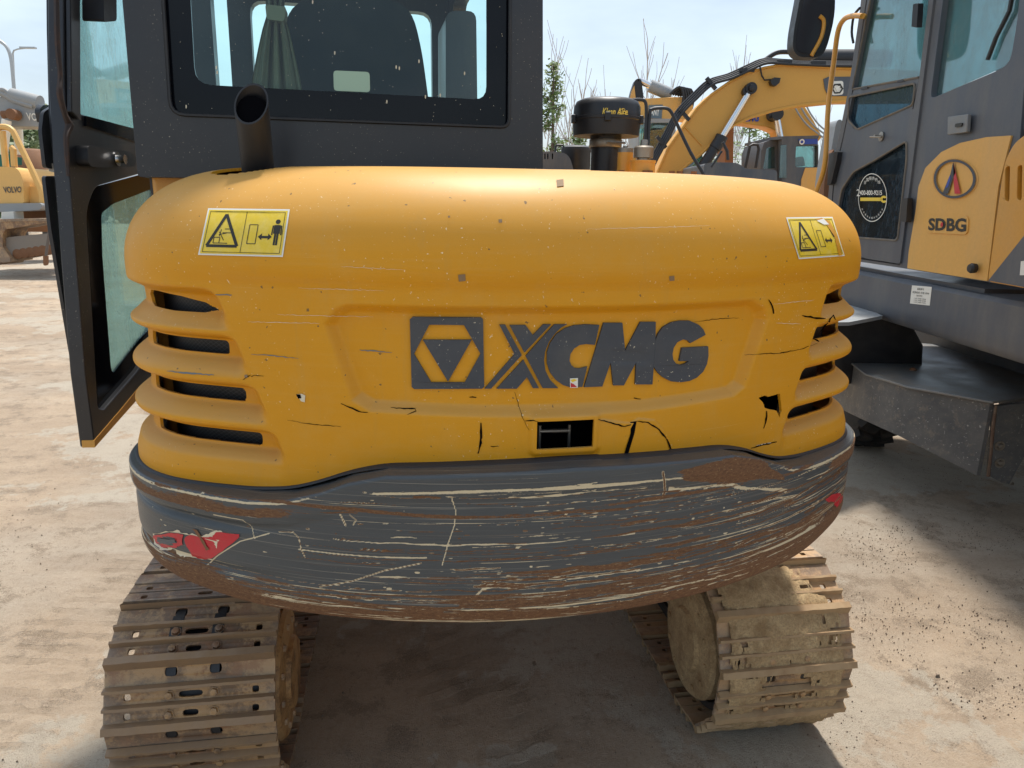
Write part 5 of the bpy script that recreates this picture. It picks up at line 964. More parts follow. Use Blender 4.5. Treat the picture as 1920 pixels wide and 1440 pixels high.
# wheels and axle
def wheel(c, R, wd):
    mb = MB(); mb.lathe([(R*.55, -wd/2+.02), (R*.8, -wd/2), (R*.95, -wd/2+.02), (R*.98, -wd/2+.07), (R*.98, wd/2-.07), (R*.95, wd/2-.02), (R*.8, wd/2), (R*.55, wd/2-.02)], c, (1, 0, 0), 48)
    for k in range(26):
        for s in (-1, 1):
            a = 2*math.pi*(k+.25*s)/26; rm_ = Matrix.Rotation(a, 3, 'X'); mb.box(c+rm_ @ Vector((s*wd*.27, 0, R*.985)), (wd*.42, .055, .06), rm_ @ Matrix.Rotation(s*.5, 3, 'Z'))
    t = mb.build('wheel', 'rubber', WX); mb = MB(); mb.lathe([(R*.56, -wd/2+.05), (R*.5, -.06), (R*.2, -.08), (R*.18, -.14), (.02, -.15)], c, (1, 0, 0), 32); mb.build('wheel_rim', 'grey', t, label=None)
for c in ((2.42, 4.85, .46), (3.9, 5.0, .48), (2.75, 2.05, .48), (3.9, 2.05, .48)): wheel(Vector(c), .48, .30)
mb = MB(); mb.prism([[Vector((3.0, 1.6, .45)), Vector((3.6, 1.6, .45)), Vector((3.6, 5.4, .45)), Vector((3.0, 5.4, .45))]], (0, 0, .33)); mb.prism([[Vector((2.9, 1.0, .96)), Vector((4.3, 1.0, .96)), Vector((4.3, 4.9, .96)), Vector((2.9, 4.9, .96))]], (0, 0, .2)); mb.build('chassis', 'grey', WX)
mb = MB(); mb.prism([[Vector((2.26, .6, 1.2)), Vector((4.3, .6, 1.2)), Vector((4.3, 3.1, 1.2)), Vector((2.26, 3.1, 1.2))]], (0, 0, .95)); mb.build('engine_body', 'yel', WX)
mb = MB(); mb.tube([hX(px, py, 2.12) for px, py in ((1617, 30), (1598, 30), (1582, 37), (1571, 60), (1563, 120), (1553, 200), (1549, 280), (1544, 320), (1532, 356), (1520, 385))], .0165, 12, sm=4); mb.tube([hX(1617, 30, 2.12), hX(1622, 31, 2.2)], .016); mb.build('grab_rail', 'yel', WX)
Ym = 4.75; mb = MB(); mp3 = fillet([hY(px, py, Ym) for px, py in ((1505, -30), (1566, -30), (1566, 30), (1550, 92), (1537, 108), (1497, 107), (1486, 92), (1488, 60))], [.02, .02, .1, .06, .04, .04, .04, .06]); mb.prism([mp3], (0, .10, 0)); MR = mb.build('side_mirror', 'black', WX, bevel=.02)
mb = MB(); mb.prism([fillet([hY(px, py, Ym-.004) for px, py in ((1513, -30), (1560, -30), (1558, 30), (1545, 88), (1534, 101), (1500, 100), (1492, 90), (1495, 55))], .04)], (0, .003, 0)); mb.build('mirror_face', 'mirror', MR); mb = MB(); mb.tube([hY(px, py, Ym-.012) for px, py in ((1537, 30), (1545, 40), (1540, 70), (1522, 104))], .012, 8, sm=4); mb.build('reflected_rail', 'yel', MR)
mb = MB(); mb.tube([hX(px, py, 2.15) for px, py in ((1612, 15), (1601, 30), (1597, 60), (1600, 80))], .008, 8, sm=3); mb.tube([hY(1540, -20, Ym+.08), hY(1600, -60, Ym+.3)], .014, 8); mb.build('mirror_arm', 'black', WX)
mb = MB(); yl = 5.6; mb.prism([fillet([hY(px, py, yl) for px, py in ((1562, 262), (1568, 228), (1576, 222), (1590, 240), (1580, 290), (1566, 350), (1556, 400), (1545, 400), (1550, 330))], .04)], (0, .2, 0)); mb.build('boom_link', 'lgrey', WX); mb = MB(); mb.prism([[hY(px, py, yl-.05) for px, py in ((1556, 290), (1564, 280), (1560, 330), (1552, 400), (1542, 400), (1546, 340))]], (0, .1, 0)); mb.build('rusty_link_arm', 'rust', WX)

# ================================================================== BACKGROUND MACHINES
def ypoly(mb, L, Y, th, mi=0, r=0, holes=()):
    p = [hY(*q, Y) for q in L]; mb.prism([fillet(p, r) if r else p]+[fillet([hY(*q, Y) for q in h], r2) for h, r2 in holes], (0, th, 0), mi)
def z2(X, Y): return 1000+X/3, Y/3
# big yellow excavator whose boom arches over the hood
B1 = empty('crawler_excavator', (4.2, 12, 0), 0, label='large excavator whose long yellow boom arches behind the air cleaner', cat='excavator', group='excavators parked in the yard behind')
Yb = 11.5; mb = MB(); top = [(690, 985), (760, 830), (850, 705), (920, 610), (1000, 532), (1100, 462), (1200, 410), (1300, 380), (1400, 362), (1550, 372), (1770, 385), (2300, 410)]; bot_ = [(2300, 560), (1740, 567), (1640, 577), (1500, 592), (1350, 622), (1220, 662), (1130, 703), (1050, 765), (950, 862), (870, 925), (800, 985)]
ypoly(mb, [z2(*p) for p in top+bot_], Yb, .45); BOOM = mb.build('boom', 'yelb', B1, bevel=.02, angle=30)
mb = MB(); lo = [hY(*z2(*p), Yb-.012) for p in bot_]; mb.tube(lo, .022, 6); mb.tube([hY(*z2(*p), Yb-.012) for p in top], .018, 6); mb.tube([hY(*z2(*p), Yb-.01) for p in ((850, 710), (950, 820))], .008, 6); mb.build('boom_flange', 'yelb', BOOM)
mb = MB()
for k in range(4): mb.tube([hY(*z2(x-8*k+18, y-7*k+10), Yb-.05+.03*k) for x, y in ((665, 910), (740, 770), (810, 640), (900, 545), (990, 465), (1100, 430), (1210, 380), (1300, 345), (1420, 350), (1600, 358), (1900, 362))], .02, 8, sm=4)
mb.tube([hY(*z2(x, y), Yb+.1) for x, y in ((1180, 400), (1290, 345), (1360, 300), (1420, 292), (1520, 300))], .035, 8, sm=4)
mb.build('hydraulic_hoses', 'hose', BOOM)
for x, y in ((720, 800), (850, 645), (1000, 470), (1200, 395), (1410, 350), (1600, 358)): mb = MB(); mb.box(hY(*z2(x, y), Yb-.02), (.22, .06, .05), Matrix.Rotation(.8 if x < 1100 else 0, 3, 'Y')); mb.build('hose_bracket', 'hose', BOOM)
mb = MB(); ypoly(mb, [z2(*p) for p in ((1430, 362), (1490, 318), (1535, 312), (1545, 372))], Yb+.1, .2); mb.build('cylinder_lug', 'yelb', BOOM); mb = MB(); mb.tube([hY(*z2(1530, 328), Yb+.2), hY(*z2(2000, 328), Yb+.2)], .13, 16); mb.build('arm_cylinder', 'hose', BOOM)
mb = MB(); c = hY(*z2(1228, 495), Yb-.12); mb.lathe([(.085, 0), (.085, .12), (.10, .13), (.10, .2)], c, (0, 1, 0), 20); mb.lathe([(.055, 0), (.045, -.04), (.01, -.05)], c, (0, 1, 0), 12); mb.lathe([(.075, 0), (.075, .1)], hY(*z2(1208, 512), Yb-.1), (0, 1, 0), 12); PN = mb.build('boom_pin', 'black', BOOM)
for dy in (-.06, .4):
    mb = MB(); dxx = 0 if dy < 0 else -95; mb.tube([hY(*z2(1220, 505), Yb+dy), hY(*z2(1060+dxx*0, 770), Yb+dy)], .05, 14); mb.build('cylinder_rod', 'chrome', B1)
    mb = MB(); mb.tube([hY(*z2(1062+dxx, 765), Yb+dy), hY(*z2(1050+dxx, 790), Yb+dy), hY(*z2(1020+dxx, 835), Yb+dy)], [.095, .095, .095], 16); mb.tube([hY(*z2(1040+dxx, 800), Yb+dy), hY(*z2(880+dxx, 1050), Yb+dy)], .08, 16); mb.build('boom_cylinder', 'hose', B1)
mb = MB(); ypoly(mb, [z2(*p) for p in ((1335, 455), (1355, 435), (1392, 438), (1385, 465), (1365, 483), (1342, 478))], Yb-.12, .1); mb.tube([hY(*z2(x, y), Yb-.04) for x, y in ((1275, 375), (1285, 425), (1300, 450), (1340, 448))], .012, 6); mb.build('work_light', 'black', BOOM)
mb = MB(); ypoly(mb, [z2(*p) for p in ((1632, 445), (1660, 432), (1900, 430), (1900, 540), (1660, 540), (1640, 500))], Yb-.012, .01, 0); ypoly(mb, [z2(*p) for p in ((1676, 458), (1744, 454), (1744, 532), (1678, 537))], Yb-.02, .005, 1, .04); ypoly(mb, [z2(*p) for p in ((1693, 472), (1728, 470), (1744, 498), (1726, 525), (1695, 527), (1679, 498))], Yb-.026, .004, 2, holes=[([z2(*p) for p in ((1698, 479), (1724, 478), (1711, 478.5), (1735, 498), (1723, 517), (1698, 519), (1688, 499))], .0)])
ypoly(mb, [z2(*p) for p in ((1692, 484), (1728, 483), (1711, 516))], Yb-.03, .003, 1); mb.build('boom_emblem', ['grey', 'white', 'ink'], BOOM)
mb = MB(); Yt = 9.8; ypoly(mb, [z2(*p) for p in ((960, 1100), (960, 922), (1010, 912), (1130, 915), (1165, 925), (1195, 950), (1360, 955), (1372, 968), (1372, 1100))], Yt, 1.2, 0, .03); mb.build('engine_cover', 'grey', B1, bevel=.03)
for L in ([(645, 830), (655, 640), (668, 615), (700, 608), (750, 610), (775, 630), (800, 680), (880, 850), (960, 985), (1000, 1060)], [(560, 562), (610, 562), (632, 580), (635, 650), (630, 780), (628, 1000)]): mb = MB(); mb.tube([hY(*z2(*p), 9.3) for p in L], .021, 8, sm=4); mb.build('guard_rail', 'hose', B1)
mb = MB(); ypoly(mb, [z2(*p) for p in ((600, 1300), (600, 975), (1000, 985), (1500, 1100), (1500, 1300))], 10.6, 2.5, 0); mb.build('house_body', 'yelb', B1)
mb = MB(); cg = hY(1300, 500, 10.9); 
for dx in (-1.1, 1.3): mb.prism([fillet([Vector((cg.x+dx, 10.5, .02)), Vector((cg.x+dx, 14, .02)), Vector((cg.x+dx, 14.3, .5)), Vector((cg.x+dx, 14, .95)), Vector((cg.x+dx, 10.5, .95)), Vector((cg.x+dx, 10.2, .5))], .3)], (.6, 0, 0))
mb.build('crawler_track', 'shoe', B1)
mb = MB(); ypoly(mb, [z2(*p) for p in ((820, 980), (870, 925), (950, 862), (960, 985))], Yb+.1, .5); mb.build('cab_glass', 'glass2', B1)
mb = MB(); ypoly(mb, [z2(*p) for p in ((1078, 1000), (1080, 760), (1130, 700), (1124, 1000))], 12.6, .5); mb.build('rusty_arm', 'rust', B1, bevel=.02)
mb = MB(); mb.tube([hY(*z2(*p), 9.6) for p in ((1065, 800), (1090, 850), (1095, 900))], .02, 6); mb.tube([hY(*z2(*p), 9.6) for p in ((1060, 850), (1000, 940))], .015, 6); mb.build('cylinder_hose', 'hose', B1)
# grey-cabbed excavator with blue roof stripe
B2 = empty('crawler_excavator', (6.5, 15, 0), 0, label='excavator with grey cab and blue roof stripe, seen under the big yellow boom', cat='excavator', group='excavators parked in the yard behind')
Yc2 = 14.0; mb = MB()
side = [z2(*p) for p in ((1280, 1010), (1282, 850), (1300, 800), (1330, 788), (1395, 785), (1400, 1040), (1300, 1040))]
ypoly(mb, side, Yc2, 1.2, 0, 0, [([z2(*p) for p in ((1292, 950), (1312, 832), (1362, 822), (1364, 945))], .02)])
ypoly(mb, [z2(*p) for p in ((1400, 783), (1600, 778), (1605, 940), (1605, 1100), (1400, 1100))], Yc2-.25, .2, 0, 0, [([z2(*p) for p in ((1478, 820), (1600, 818), (1600, 940), (1472, 940))], .03), ([z2(*p) for p in ((1378, 1000), (1390, 820), (1425, 815), (1424, 1000))], .02)] if False else [([z2(*p) for p in ((1478, 820), (1600, 818), (1600, 940), (1472, 940))], .03)])
mb.prism([[hY(*z2(1395, 783), Yc2-.25), hY(*z2(1605, 778), Yc2-.25), hY(*z2(1605, 778), Yc2-.25)+Vector((0, 1.6, 0)), hY(*z2(1310, 790), Yc2)+Vector((0, 1.3, 0)), hY(*z2(1330, 788), Yc2)]], (0, 0, .05))
C2 = mb.build('cab', 'grey', B2, bevel=.02)
mb = MB(); ypoly(mb, [z2(*p) for p in ((1288, 955), (1308, 828), (1366, 818), (1368, 950))], Yc2+.05, .02); mb.build('cab_glass', 'glass2', C2); mb = MB(); ypoly(mb, [z2(*p) for p in ((1474, 816), (1604, 814), (1604, 942), (1470, 942))], Yc2-.18, .02); mb.build('cab_glass', 'glass2', C2); mb = MB(); ypoly(mb, [z2(*p) for p in ((1384, 1000), (1392, 818), (1424, 815), (1424, 1000))], Yc2-.27, .015); mb.build('cab_glass', 'glass2', C2)
mb = MB(); ypoly(mb, [z2(*p) for p in ((1492, 783), (1600, 781), (1600, 810), (1500, 811))], Yc2-.262, .01); mb.build('blue_stripe', 'blue', C2); mb = MB(); c = hY(*z2(1511, 798), Yc2-.268); V = [c+Vector((.05*r*math.cos(t), 0, .05*r*math.sin(t))) for t in np.linspace(0, 2*math.pi, 14) for r in (1, .55)]; mb.add(V, [(2*i, 2*i+1, 2*i+3, 2*i+2) for i in range(13)]); mb.build('round_mark', 'white', C2)
mb = MB(); ypoly(mb, [z2(*p) for p in ((1530, 944), (1606, 942), (1606, 1150), (1500, 1150), (1508, 1010))], Yc2-.262, .012); mb.build('yellow_side_panel', 'yel2', C2)
mb = MB(); ypoly(mb, [z2(*p) for p in ((1500, 880), (1520, 880), (1530, 935), (1490, 935))], Yc2+.4, .4, 0, .05); mb.build('driver_seat', 'seat', C2)
Y2 = 15.2; mb = MB(); ypoly(mb, [z2(*p) for p in ((1000, 760), (1060, 700), (1180, 640), (1330, 608), (1480, 595), (1530, 600), (1580, 680), (1625, 770), (1600, 800), (1400, 800), (1372, 738), (1310, 712), (1150, 690), (1050, 800))], Y2, .5); BM2 = mb.build('boom', 'yelb', B2, bevel=.02)
mb = MB(); qb = quadmap(*[hY(*z2(*p), Y2-.02) for p in ((1150, 655), (1272, 638), (1272, 684), (1150, 684))]); put_text(mb, 'XCMG', lambda u, v: qb(u, v), bold=.04, shear=.2); mb.build('boom_lettering', 'blue', BM2)
mb = MB(); mb.tube([hY(*z2(1368, 655), Y2-.15), hY(*z2(1392, 785), Y2-.15)], .065, 12); mb.build('cylinder_rod', 'chrome', B2); mb = MB(); mb.lathe([(.12, 0), (.12, .3)], hY(*z2(1375, 640), Y2-.3), (0, 1, 0), 14); mb.tube([hY(*z2(1318, 648), Y2-.2), hY(*z2(1370, 640), Y2-.2)], .09, 10); mb.build('boom_pin', 'black', B2)
mb = MB()
for k in range(3): mb.tube([hY(*z2(x+k*34-8, y), Y2-.1) for x, y in ((1478, 598), (1500, 640), (1545, 700), (1600, 745), (1640, 775))], .016, 6, sm=3)
mb.build('hydraulic_hoses', 'lgrey', BM2)
mb = MB(); mb.tube([hY(*z2(*p), Yc2-.5) for p in ((1192, 945), (1218, 822), (1235, 812), (1262, 814), (1268, 840), (1250, 945))], .028, 8); mb.build('mirror_frame', 'hose', B2)
mb = MB(); ypoly(mb, [z2(*p) for p in ((1200, 1300), (1200, 1010), (1700, 1010), (1700, 1300))], Yc2+.1, 2.5); mb.build('house_body', 'yelb', B2)
mb = MB()
for dx in (5.2, 8.2): mb.prism([fillet([Vector((dx, 13.6, .02)), Vector((dx, 17, .02)), Vector((dx, 17.3, .5)), Vector((dx, 17, .95)), Vector((dx, 13.6, .95)), Vector((dx, 13.3, .5))], .3)], (.6, 0, 0))
mb.build('crawler_track', 'shoe', B2)
# tan excavator behind the air cleaner
B3 = empty('crawler_excavator', (2.5, 19, 0), 0, label='tan excavator with green tinted cab glass behind the black air cleaner', cat='excavator', group='excavators parked in the yard behind')
Y3 = 17.0; mb = MB(); ypoly(mb, [z2(*p) for p in ((540, 560), (600, 556), (790, 545), (880, 545), (900, 600), (880, 672), (540, 660))], Y3, .6); BM3 = mb.build('boom', 'yel2', B3, bevel=.02)
mb = MB(); ypoly(mb, [z2(*p) for p in ((540, 560), (552, 510), (572, 450), (590, 440), (608, 446), (622, 556))], Y3+.1, .25, 0, .05, [([z2(*p) for p in ((589, 450), (597, 450), (597, 458), (589, 458))], .02)]); ypoly(mb, [z2(*p) for p in ((541, 558), (553, 512), (568, 480), (576, 556))], Y3+.08, .01, 1); mb.build('boom_lug', ['black', 'yel2'], BM3)
mb = MB(); mb.tube([hY(*z2(595, 452), Y3+.2), hY(*z2(665, 487), Y3+.2)], .07, 12, 0); mb.tube([hY(*z2(655, 482), Y3+.2), hY(*z2(775, 532), Y3+.2)], .14, 14, 1); mb.build('arm_cylinder', ['chrome', 'lgrey'], B3)
mb = MB(); 
for k in range(5): mb.tube([hY(*z2(x+k*14, y+k*3), Y3-.1+.05*k) for x, y in ((770, 530), (800, 500), (830, 492), (845, 540), (835, 600))], .03, 6, sm=3)
mb.build('hydraulic_hoses', 'hose', BM3)
mb = MB(); ypoly(mb, [z2(*p) for p in ((648, 592), (728, 588), (722, 668), (645, 662))], Y3-.02, .01, 0); qs = quadmap(*[hY(*z2(*p), Y3-.03) for p in ((652, 612), (712, 608), (708, 652), (650, 648))]); put_text(mb, 'SANY', lambda u, v: qs(u, v), 1, bold=.03); mb.build('boom_sign', ['scuff', 'white'], BM3)
mb = MB(); ypoly(mb, [z2(*p) for p in ((590, 668), (780, 668), (800, 690), (800, 1100), (590, 1100))], Y3-.6, 1.3, 0, .05, [([z2(*p) for p in ((598, 690), (780, 690), (780, 860), (598, 860))], .05)]); C3 = mb.build('cab', 'lgrey', B3, bevel=.02)
mb = MB(); ypoly(mb, [z2(*p) for p in ((594, 686), (784, 686), (784, 864), (594, 864))], Y3-.55, .02); mb.build('cab_glass', 'glass2', C3); mb = MB(); ypoly(mb, [z2(*p) for p in ((480, 1200), (480, 890), (640, 880), (960, 900), (960, 1200))], Y3-.3, 3, 0); mb.build('house_body', 'yel2', B3); mb = MB(); mb.lathe([(.1, -.3), (.28, -.2), (.33, 0), (.28, .2), (.1, .3)], hY(*z2(690, 800), Y3), (0, 0, 1), 16); mb.build('driver_seat', 'seat', C3)
mb = MB()
for dx in (.9, 3.6): mb.prism([fillet([Vector((dx, 16.6, .02)), Vector((dx, 20, .02)), Vector((dx, 20.3, .5)), Vector((dx, 20, .95)), Vector((dx, 16.6, .95)), Vector((dx, 16.3, .5))], .3)], (.6, 0, 0))
mb.build('crawler_track', 'shoe', B3)
# low machine with a dark rounded cover just right of the cab
B4 = empty('yard_machine', (.8, 8.4, 0), 0, label='low machine with dark slotted cover and canister right of the black cab', cat='machine')
Y4 = 7.6; mb = MB(); ypoly(mb, [z2(*p) for p in ((-120, 965), (-120, 852), (120, 852), (180, 862), (205, 885), (220, 930), (228, 965), (228, 1200), (-120, 1200))], Y4, 1.0, 0, .04, [([z2(*p) for p in ((x, 862), (x+7, 862), (x+7, 896), (x, 896))], .015) for x in (62, 78, 104)]); mb.build('engine_cover', 'grey', B4, bevel=.04)
mb = MB(); ypoly(mb, [z2(*p) for p in ((-60, 985), (-60, 950), (330, 955), (330, 985))], Y4-.3, 1.2); ypoly(mb, [z2(*p) for p in ((-60, 1700), (-60, 985), (330, 985), (330, 1700))], Y4-.1, 1.0); mb.build('lower_body', 'yelb', B4, bevel=.02)
mb = MB(); c = hY(*z2(237, 950), Y4+.5); mb.lathe([(.16, -.9), (.16, .17), (.165, .18), (.165, .22), (.12, .24)], c, (0, 0, 1), 24); mb.build('canister', 'black', B4); mb = MB(); mb.tube([hY(*z2(*p), Y4+.1) for p in ((122, 856), (126, 822), (132, 815), (165, 817), (170, 824), (166, 858))], .012, 6); mb.build('cover_handle', 'hose', B4)

# ---- grey and yellow excavator at the far left
def zl(X, Y): return X/4, 140+Y/4
V1 = empty('crawler_excavator', (-13.5, 17.5, 0), 0, label='pale yellow excavator with grey boom at the far left edge', cat='excavator', group='excavators parked in the yard behind')
YV = 15.8; mb = MB(); ypoly(mb, [zl(*p) for p in ((-900, 300), (-400, 150), (0, 165), (60, 160), (140, 195), (300, 235), (420, 262), (420, 395), (0, 390), (-400, 420))], YV, .6); VB = mb.build('boom', 'lgrey', V1, bevel=.02)
mb = MB(); qv = quadmap(*[hY(*zl(*p), YV-.02) for p in ((192, 283), (385, 300), (385, 352), (205, 343))]); put_text(mb, 'VOLVO', lambda u, v: qv(u, v), bold=.02); mb.build('boom_lettering', 'white', VB)
mb = MB(); mb.tube([hY(*zl(90, 160), YV+.1), hY(*zl(300, 215), YV+.1)], .16, 14); mb.tube([hY(*zl(x, y), YV) for x, y in ((-60, 150), (0, 140), (60, 165), (110, 195), (250, 240))], .06, 8, sm=3); mb.tube([hY(*zl(x, y), YV) for x, y in ((-60, 130), (20, 115), (55, 135), (90, 175))], .05, 8, sm=3); mb.build('arm_cylinder', 'lgrey', VB)
mb = MB(); mb.tube([hY(*zl(50, 340), YV-.2), hY(*zl(22, 600), YV-.2)], .09, 12); mb.build('cylinder_rod', 'white', V1); mb = MB(); mb.tube([hY(*zl(135, 390), YV+.7), hY(*zl(145, 600), YV+.7)], .09, 12); mb.build('cylinder_rod', 'white', V1); mb = MB(); mb.lathe([(.11, 0), (.11, .2)], hY(*zl(78, 295), YV-.25), (0, 1, 0), 14); mb.tube([hY(*zl(20, 300), YV-.1), hY(*zl(78, 295), YV-.1)], .08, 10); mb.build('boom_pin', 'rust', V1)
for L in ([(18, 420), (45, 690)], [(-20, 400), (10, 392), (55, 396), (90, 418), (120, 470), (300, 850), (316, 960)], [(82, 545), (100, 560), (108, 690)]): mb = MB(); mb.tube([hY(*zl(*p), YV-.8) for p in L], .06, 8, sm=3 if len(L) > 3 else 0); mb.build('guard_rail', 'volvo', V1)
mb = MB(); ypoly(mb, [zl(*p) for p in ((-300, 690), (60, 690), (125, 700), (150, 735), (172, 790), (180, 968), (-300, 975))], YV-.9, 1.6, 0, .06); CW2 = mb.build('counterweight', 'volvo', V1, bevel=.05)
mb = MB(); qv = quadmap(*[hY(*zl(*p), YV-.915) for p in ((20, 840), (160, 838), (160, 884), (32, 888))]); put_text(mb, 'VOLVO', lambda u, v: qv(u, v), bold=.02); mb.build('counterweight_lettering', 'lettergrey', CW2)
mb = MB(); ypoly(mb, [zl(*p) for p in ((176, 838), (275, 838), (298, 852), (306, 880), (306, 965), (178, 966))], YV-.7, 1.4, 0, .05); mb.build('tool_box', 'volvo', V1, bevel=.04); mb = MB(); ypoly(mb, [zl(*p) for p in ((50, 615), (92, 615), (92, 672), (50, 672))], YV-.5, .3); mb.build('exhaust_box', 'net', V1)
mb = MB(); ypoly(mb, [zl(*p) for p in ((-300, 972), (306, 962), (318, 985), (300, 1015), (150, 1025), (-300, 1035))], YV-.95, 1.8, 0, .05); mb.build('deck_frame', 'lgrey', V1, bevel=.02); mb = MB(); ypoly(mb, [zl(*p) for p in ((100, 1020), (420, 1010), (440, 1120), (60, 1120))], YV-.3, 1.2); mb.build('swing_base', 'rust', V1); mb = MB(); ypoly(mb, [zl(*p) for p in ((10, 1030), (100, 1025), (106, 1088), (8, 1090))], YV-1.0, .3); mb.build('step_box', 'white', V1)
mb = MB(); ypoly(mb, [zl(*p) for p in ((-40, 1130), (20, 1095), (360, 1085), (480, 1095), (480, 1130), (330, 1110), (220, 1130), (110, 1150), (40, 1160), (20, 1200), (20, 1290), (75, 1370), (75, 1405), (0, 1410), (-40, 1300))], YV-1.4, .7)
for k in range(34): x = -10+k*14; y = 1093-max(0, min(1, x/350))*8; mb.box(hY(*zl(x, y), YV-1.05), (.03, .75, .05))
for k in range(9): mb.box(hY(*zl(-2+k*3+k*k*.7, 1180+k*27), YV-1.05), (.12, .75, .06), Matrix.Rotation(-.4+k*.12, 3, 'Y'))
TRV = mb.build('crawler_track', 'shoe', V1); mb = MB(); ypoly(mb, [zl(*p) for p in ((30, 1225), (100, 1215), (250, 1200), (480, 1180), (480, 1265), (100, 1318), (90, 1370), (60, 1380), (30, 1300))], YV-1.3, .4, 0); mb.build('track_frame', paint('dusty_frame', (.24, .21, .18), .7, amt=.5, scale=3), TRV)
for k in range(7): mb = MB(); mb.lathe([(.10, 0), (.10, .3), (.03, .32)], hY(*zl(130+k*48, 1345-k*7), YV-1.3)+Vector((0, .3, 0)), (0, -1, 0), 14); mb.build('track_roller', 'rust', TRV)
mb = MB(); ypoly(mb, [zl(*p) for p in ((60, 1360), (480, 1290), (480, 1325), (60, 1400))], YV-1.2, .5); mb.build('lower_run', 'shoe', TRV)
mb = MB(); mb.lathe([(.5, 0), (.62, .3), (.52, 1.4), (.30, 1.95), (.20, 2.0)], Vector((hY(*zl(275, 900), 18.5).x, 18.5, hY(*zl(275, 900), 18.5).z-.9)), (0, 0, 1), 24); MD = mb.build('conical_tank', 'rust', None, angle=50); tag(MD, 'rusty conical tank standing behind the pale yellow excavator', 'tank')
# ---- street lamps, shovel, netting
def lamp(L, Y, r, label):
    e = empty('street_lamp', hY(L[-1][0], L[-1][1], Y).to_tuple()[:2]+(0,), 0, label=label, cat='street lamp', group='street lamps on the far left')
    p = [hY(*q, Y) for q in L]; p.append(Vector((p[-1].x, Y, 0))); mb = MB(); mb.tube(smooth_path(p[:-1], 4)+[p[-1]], r, 8); mb.build('lamp_post', 'lamp', e)
    return e, p
def zo(X, Y): return X/3, Y/3
e, p = lamp([zo(*q) for q in ((-60, 205), (0, 232), (40, 268), (62, 330), (74, 440), (80, 530), (82, 640))], 45, .1, 'street lamp with its arm curving left beyond the photo edge')
mb = MB(); mb.box(p[0], (1.0, .3, .12)); mb.build('lamp_head', 'lamp', e)
e, p = lamp([zo(*q) for q in ((72, 300), (78, 420), (84, 640))], 60, .07, 'straight street lamp with a thin horizontal arm and flat head'); mb = MB(); mb.tube([hY(*zo(72, 300), 60), hY(*zo(78, 284), 60), hY(*zo(100, 276), 60), hY(*zo(140, 271), 60)], .06, 6); mb.build('lamp_arm', 'lamp', e); mb = MB(); mb.box(hY(*zo(158, 269), 60), (1.2, .3, .12)); mb.build('lamp_head', 'lamp', e)
SH = empty('shovel', tuple(hY(85, 495, 13.2))[:2]+(0,), 0, label='shovel standing in the dirt beside the rusty crawler track', cat='shovel'); mb = MB(); mb.tube([hY(*zl(375, 1130), 13.4), hY(*zl(345, 1360), 13.2)], .025, 8); mb.build('handle', 'bark', SH); mb = MB(); mb.prism([fillet([hY(*zl(*q), 13.2) for q in ((322, 1355), (358, 1355), (358, 1425), (340, 1434), (324, 1428))], .03)], (0, .03, 0)); mb.build('blade', 'rust', SH)
mb = MB(); ypoly(mb, [zl(*p) for p in ((-300, 600), (230, 600), (230, 1000), (-300, 1000))], 24, .08); nf = mb.build('netting_fence', 'net', None); tag(nf, 'green netting fence in front of the trees at far left', 'fence')

# ================================================================== TREES
def conifer(loc, hgt, rad, label, seed, dens=1.0):
    random.seed(seed); e = empty('conifer_tree', loc, 0, label=label, cat='tree', group='trees beyond the yard'); b = Vector(loc); mb = MB(); mb.tube([b, b+Vector((.05, 0, hgt*.5)), b+Vector((0, 0, hgt))], [.09, .06, .015], 6); mbc = MB()
    for k in range(int(hgt*13*dens)):
        t = random.random()**.9; z = hgt*(.10+.9*t); R = rad*(1-t)**.75*random.uniform(.6, 1.15)+.08; a = random.uniform(0, 6.28); d = Vector((math.cos(a), math.sin(a), 0)); p0 = b+Vector((0, 0, z)); p1 = p0+d*R+Vector((0, 0, R*random.uniform(-.1, .35))); mb.tube([p0, p1], [.014, .006], 4)
        for q in range(int(26*R/rad)+7):
            s = random.uniform(.15, 1.05); c = p0.lerp(p1, s)+Vector((random.gauss(0, .07), random.gauss(0, .07), random.gauss(0, .07))); u = Vector((random.gauss(0, 1), random.gauss(0, 1), random.gauss(0, .6))).normalized()*random.uniform(.05, .11); v = u.orthogonal().normalized()*random.uniform(.02, .045); mbc.add([c-u, c+v, c+u, c-v], [(0, 1, 2, 3)])
    mb.build('trunk', 'bark', e); mbc.build('crown', 'leaf', e); return e
def bare(loc, hgt, label, seed, spread=.5, r0=.05):
    hgt *= .93; random.seed(seed); e = empty('bare_tree', loc, 0, label=label, cat='tree', group='trees beyond the yard'); mb = MB(); b = Vector(loc)
    def br(p, d, L, r, dep):
        q = [p]; 
        for i in range(4): d = (d+Vector((random.gauss(0, .07), random.gauss(0, .07), .04))).normalized(); q.append(q[-1]+d*L/4)
        mb.tube(q, [max(r, .012), max(r*.5, .008)], 5)
        if dep > 0:
            for i in range(6): 
                a = random.uniform(0, 6.28); t = random.randint(1, 4); br(q[t], (d*(1.0)+Vector((math.cos(a), math.sin(a), 0))*spread*random.uniform(.5, 1.2)).normalized(), L*random.uniform(.25, .6), r*.4, dep-1)
    br(b, Vector((0, 0, 1)), hgt*.62, r0, 0)
    mb2 = mb; top = b+Vector((0, 0, hgt*.5))
    for i in range(9): a = random.uniform(0, 6.28); br(b+Vector((0, 0, hgt*random.uniform(.3, .62))), Vector((math.cos(a)*spread, math.sin(a)*spread, 1)).normalized(), hgt*random.uniform(.2, .4), r0*.45, 1)
    mb2.build('trunk', 'twig', e); return e
def at(px, Y, z=0): p = hY(px, 300, Y); return (p.x, p.y, z)
def tz(px, py, Y): return hY(px, py, Y).z
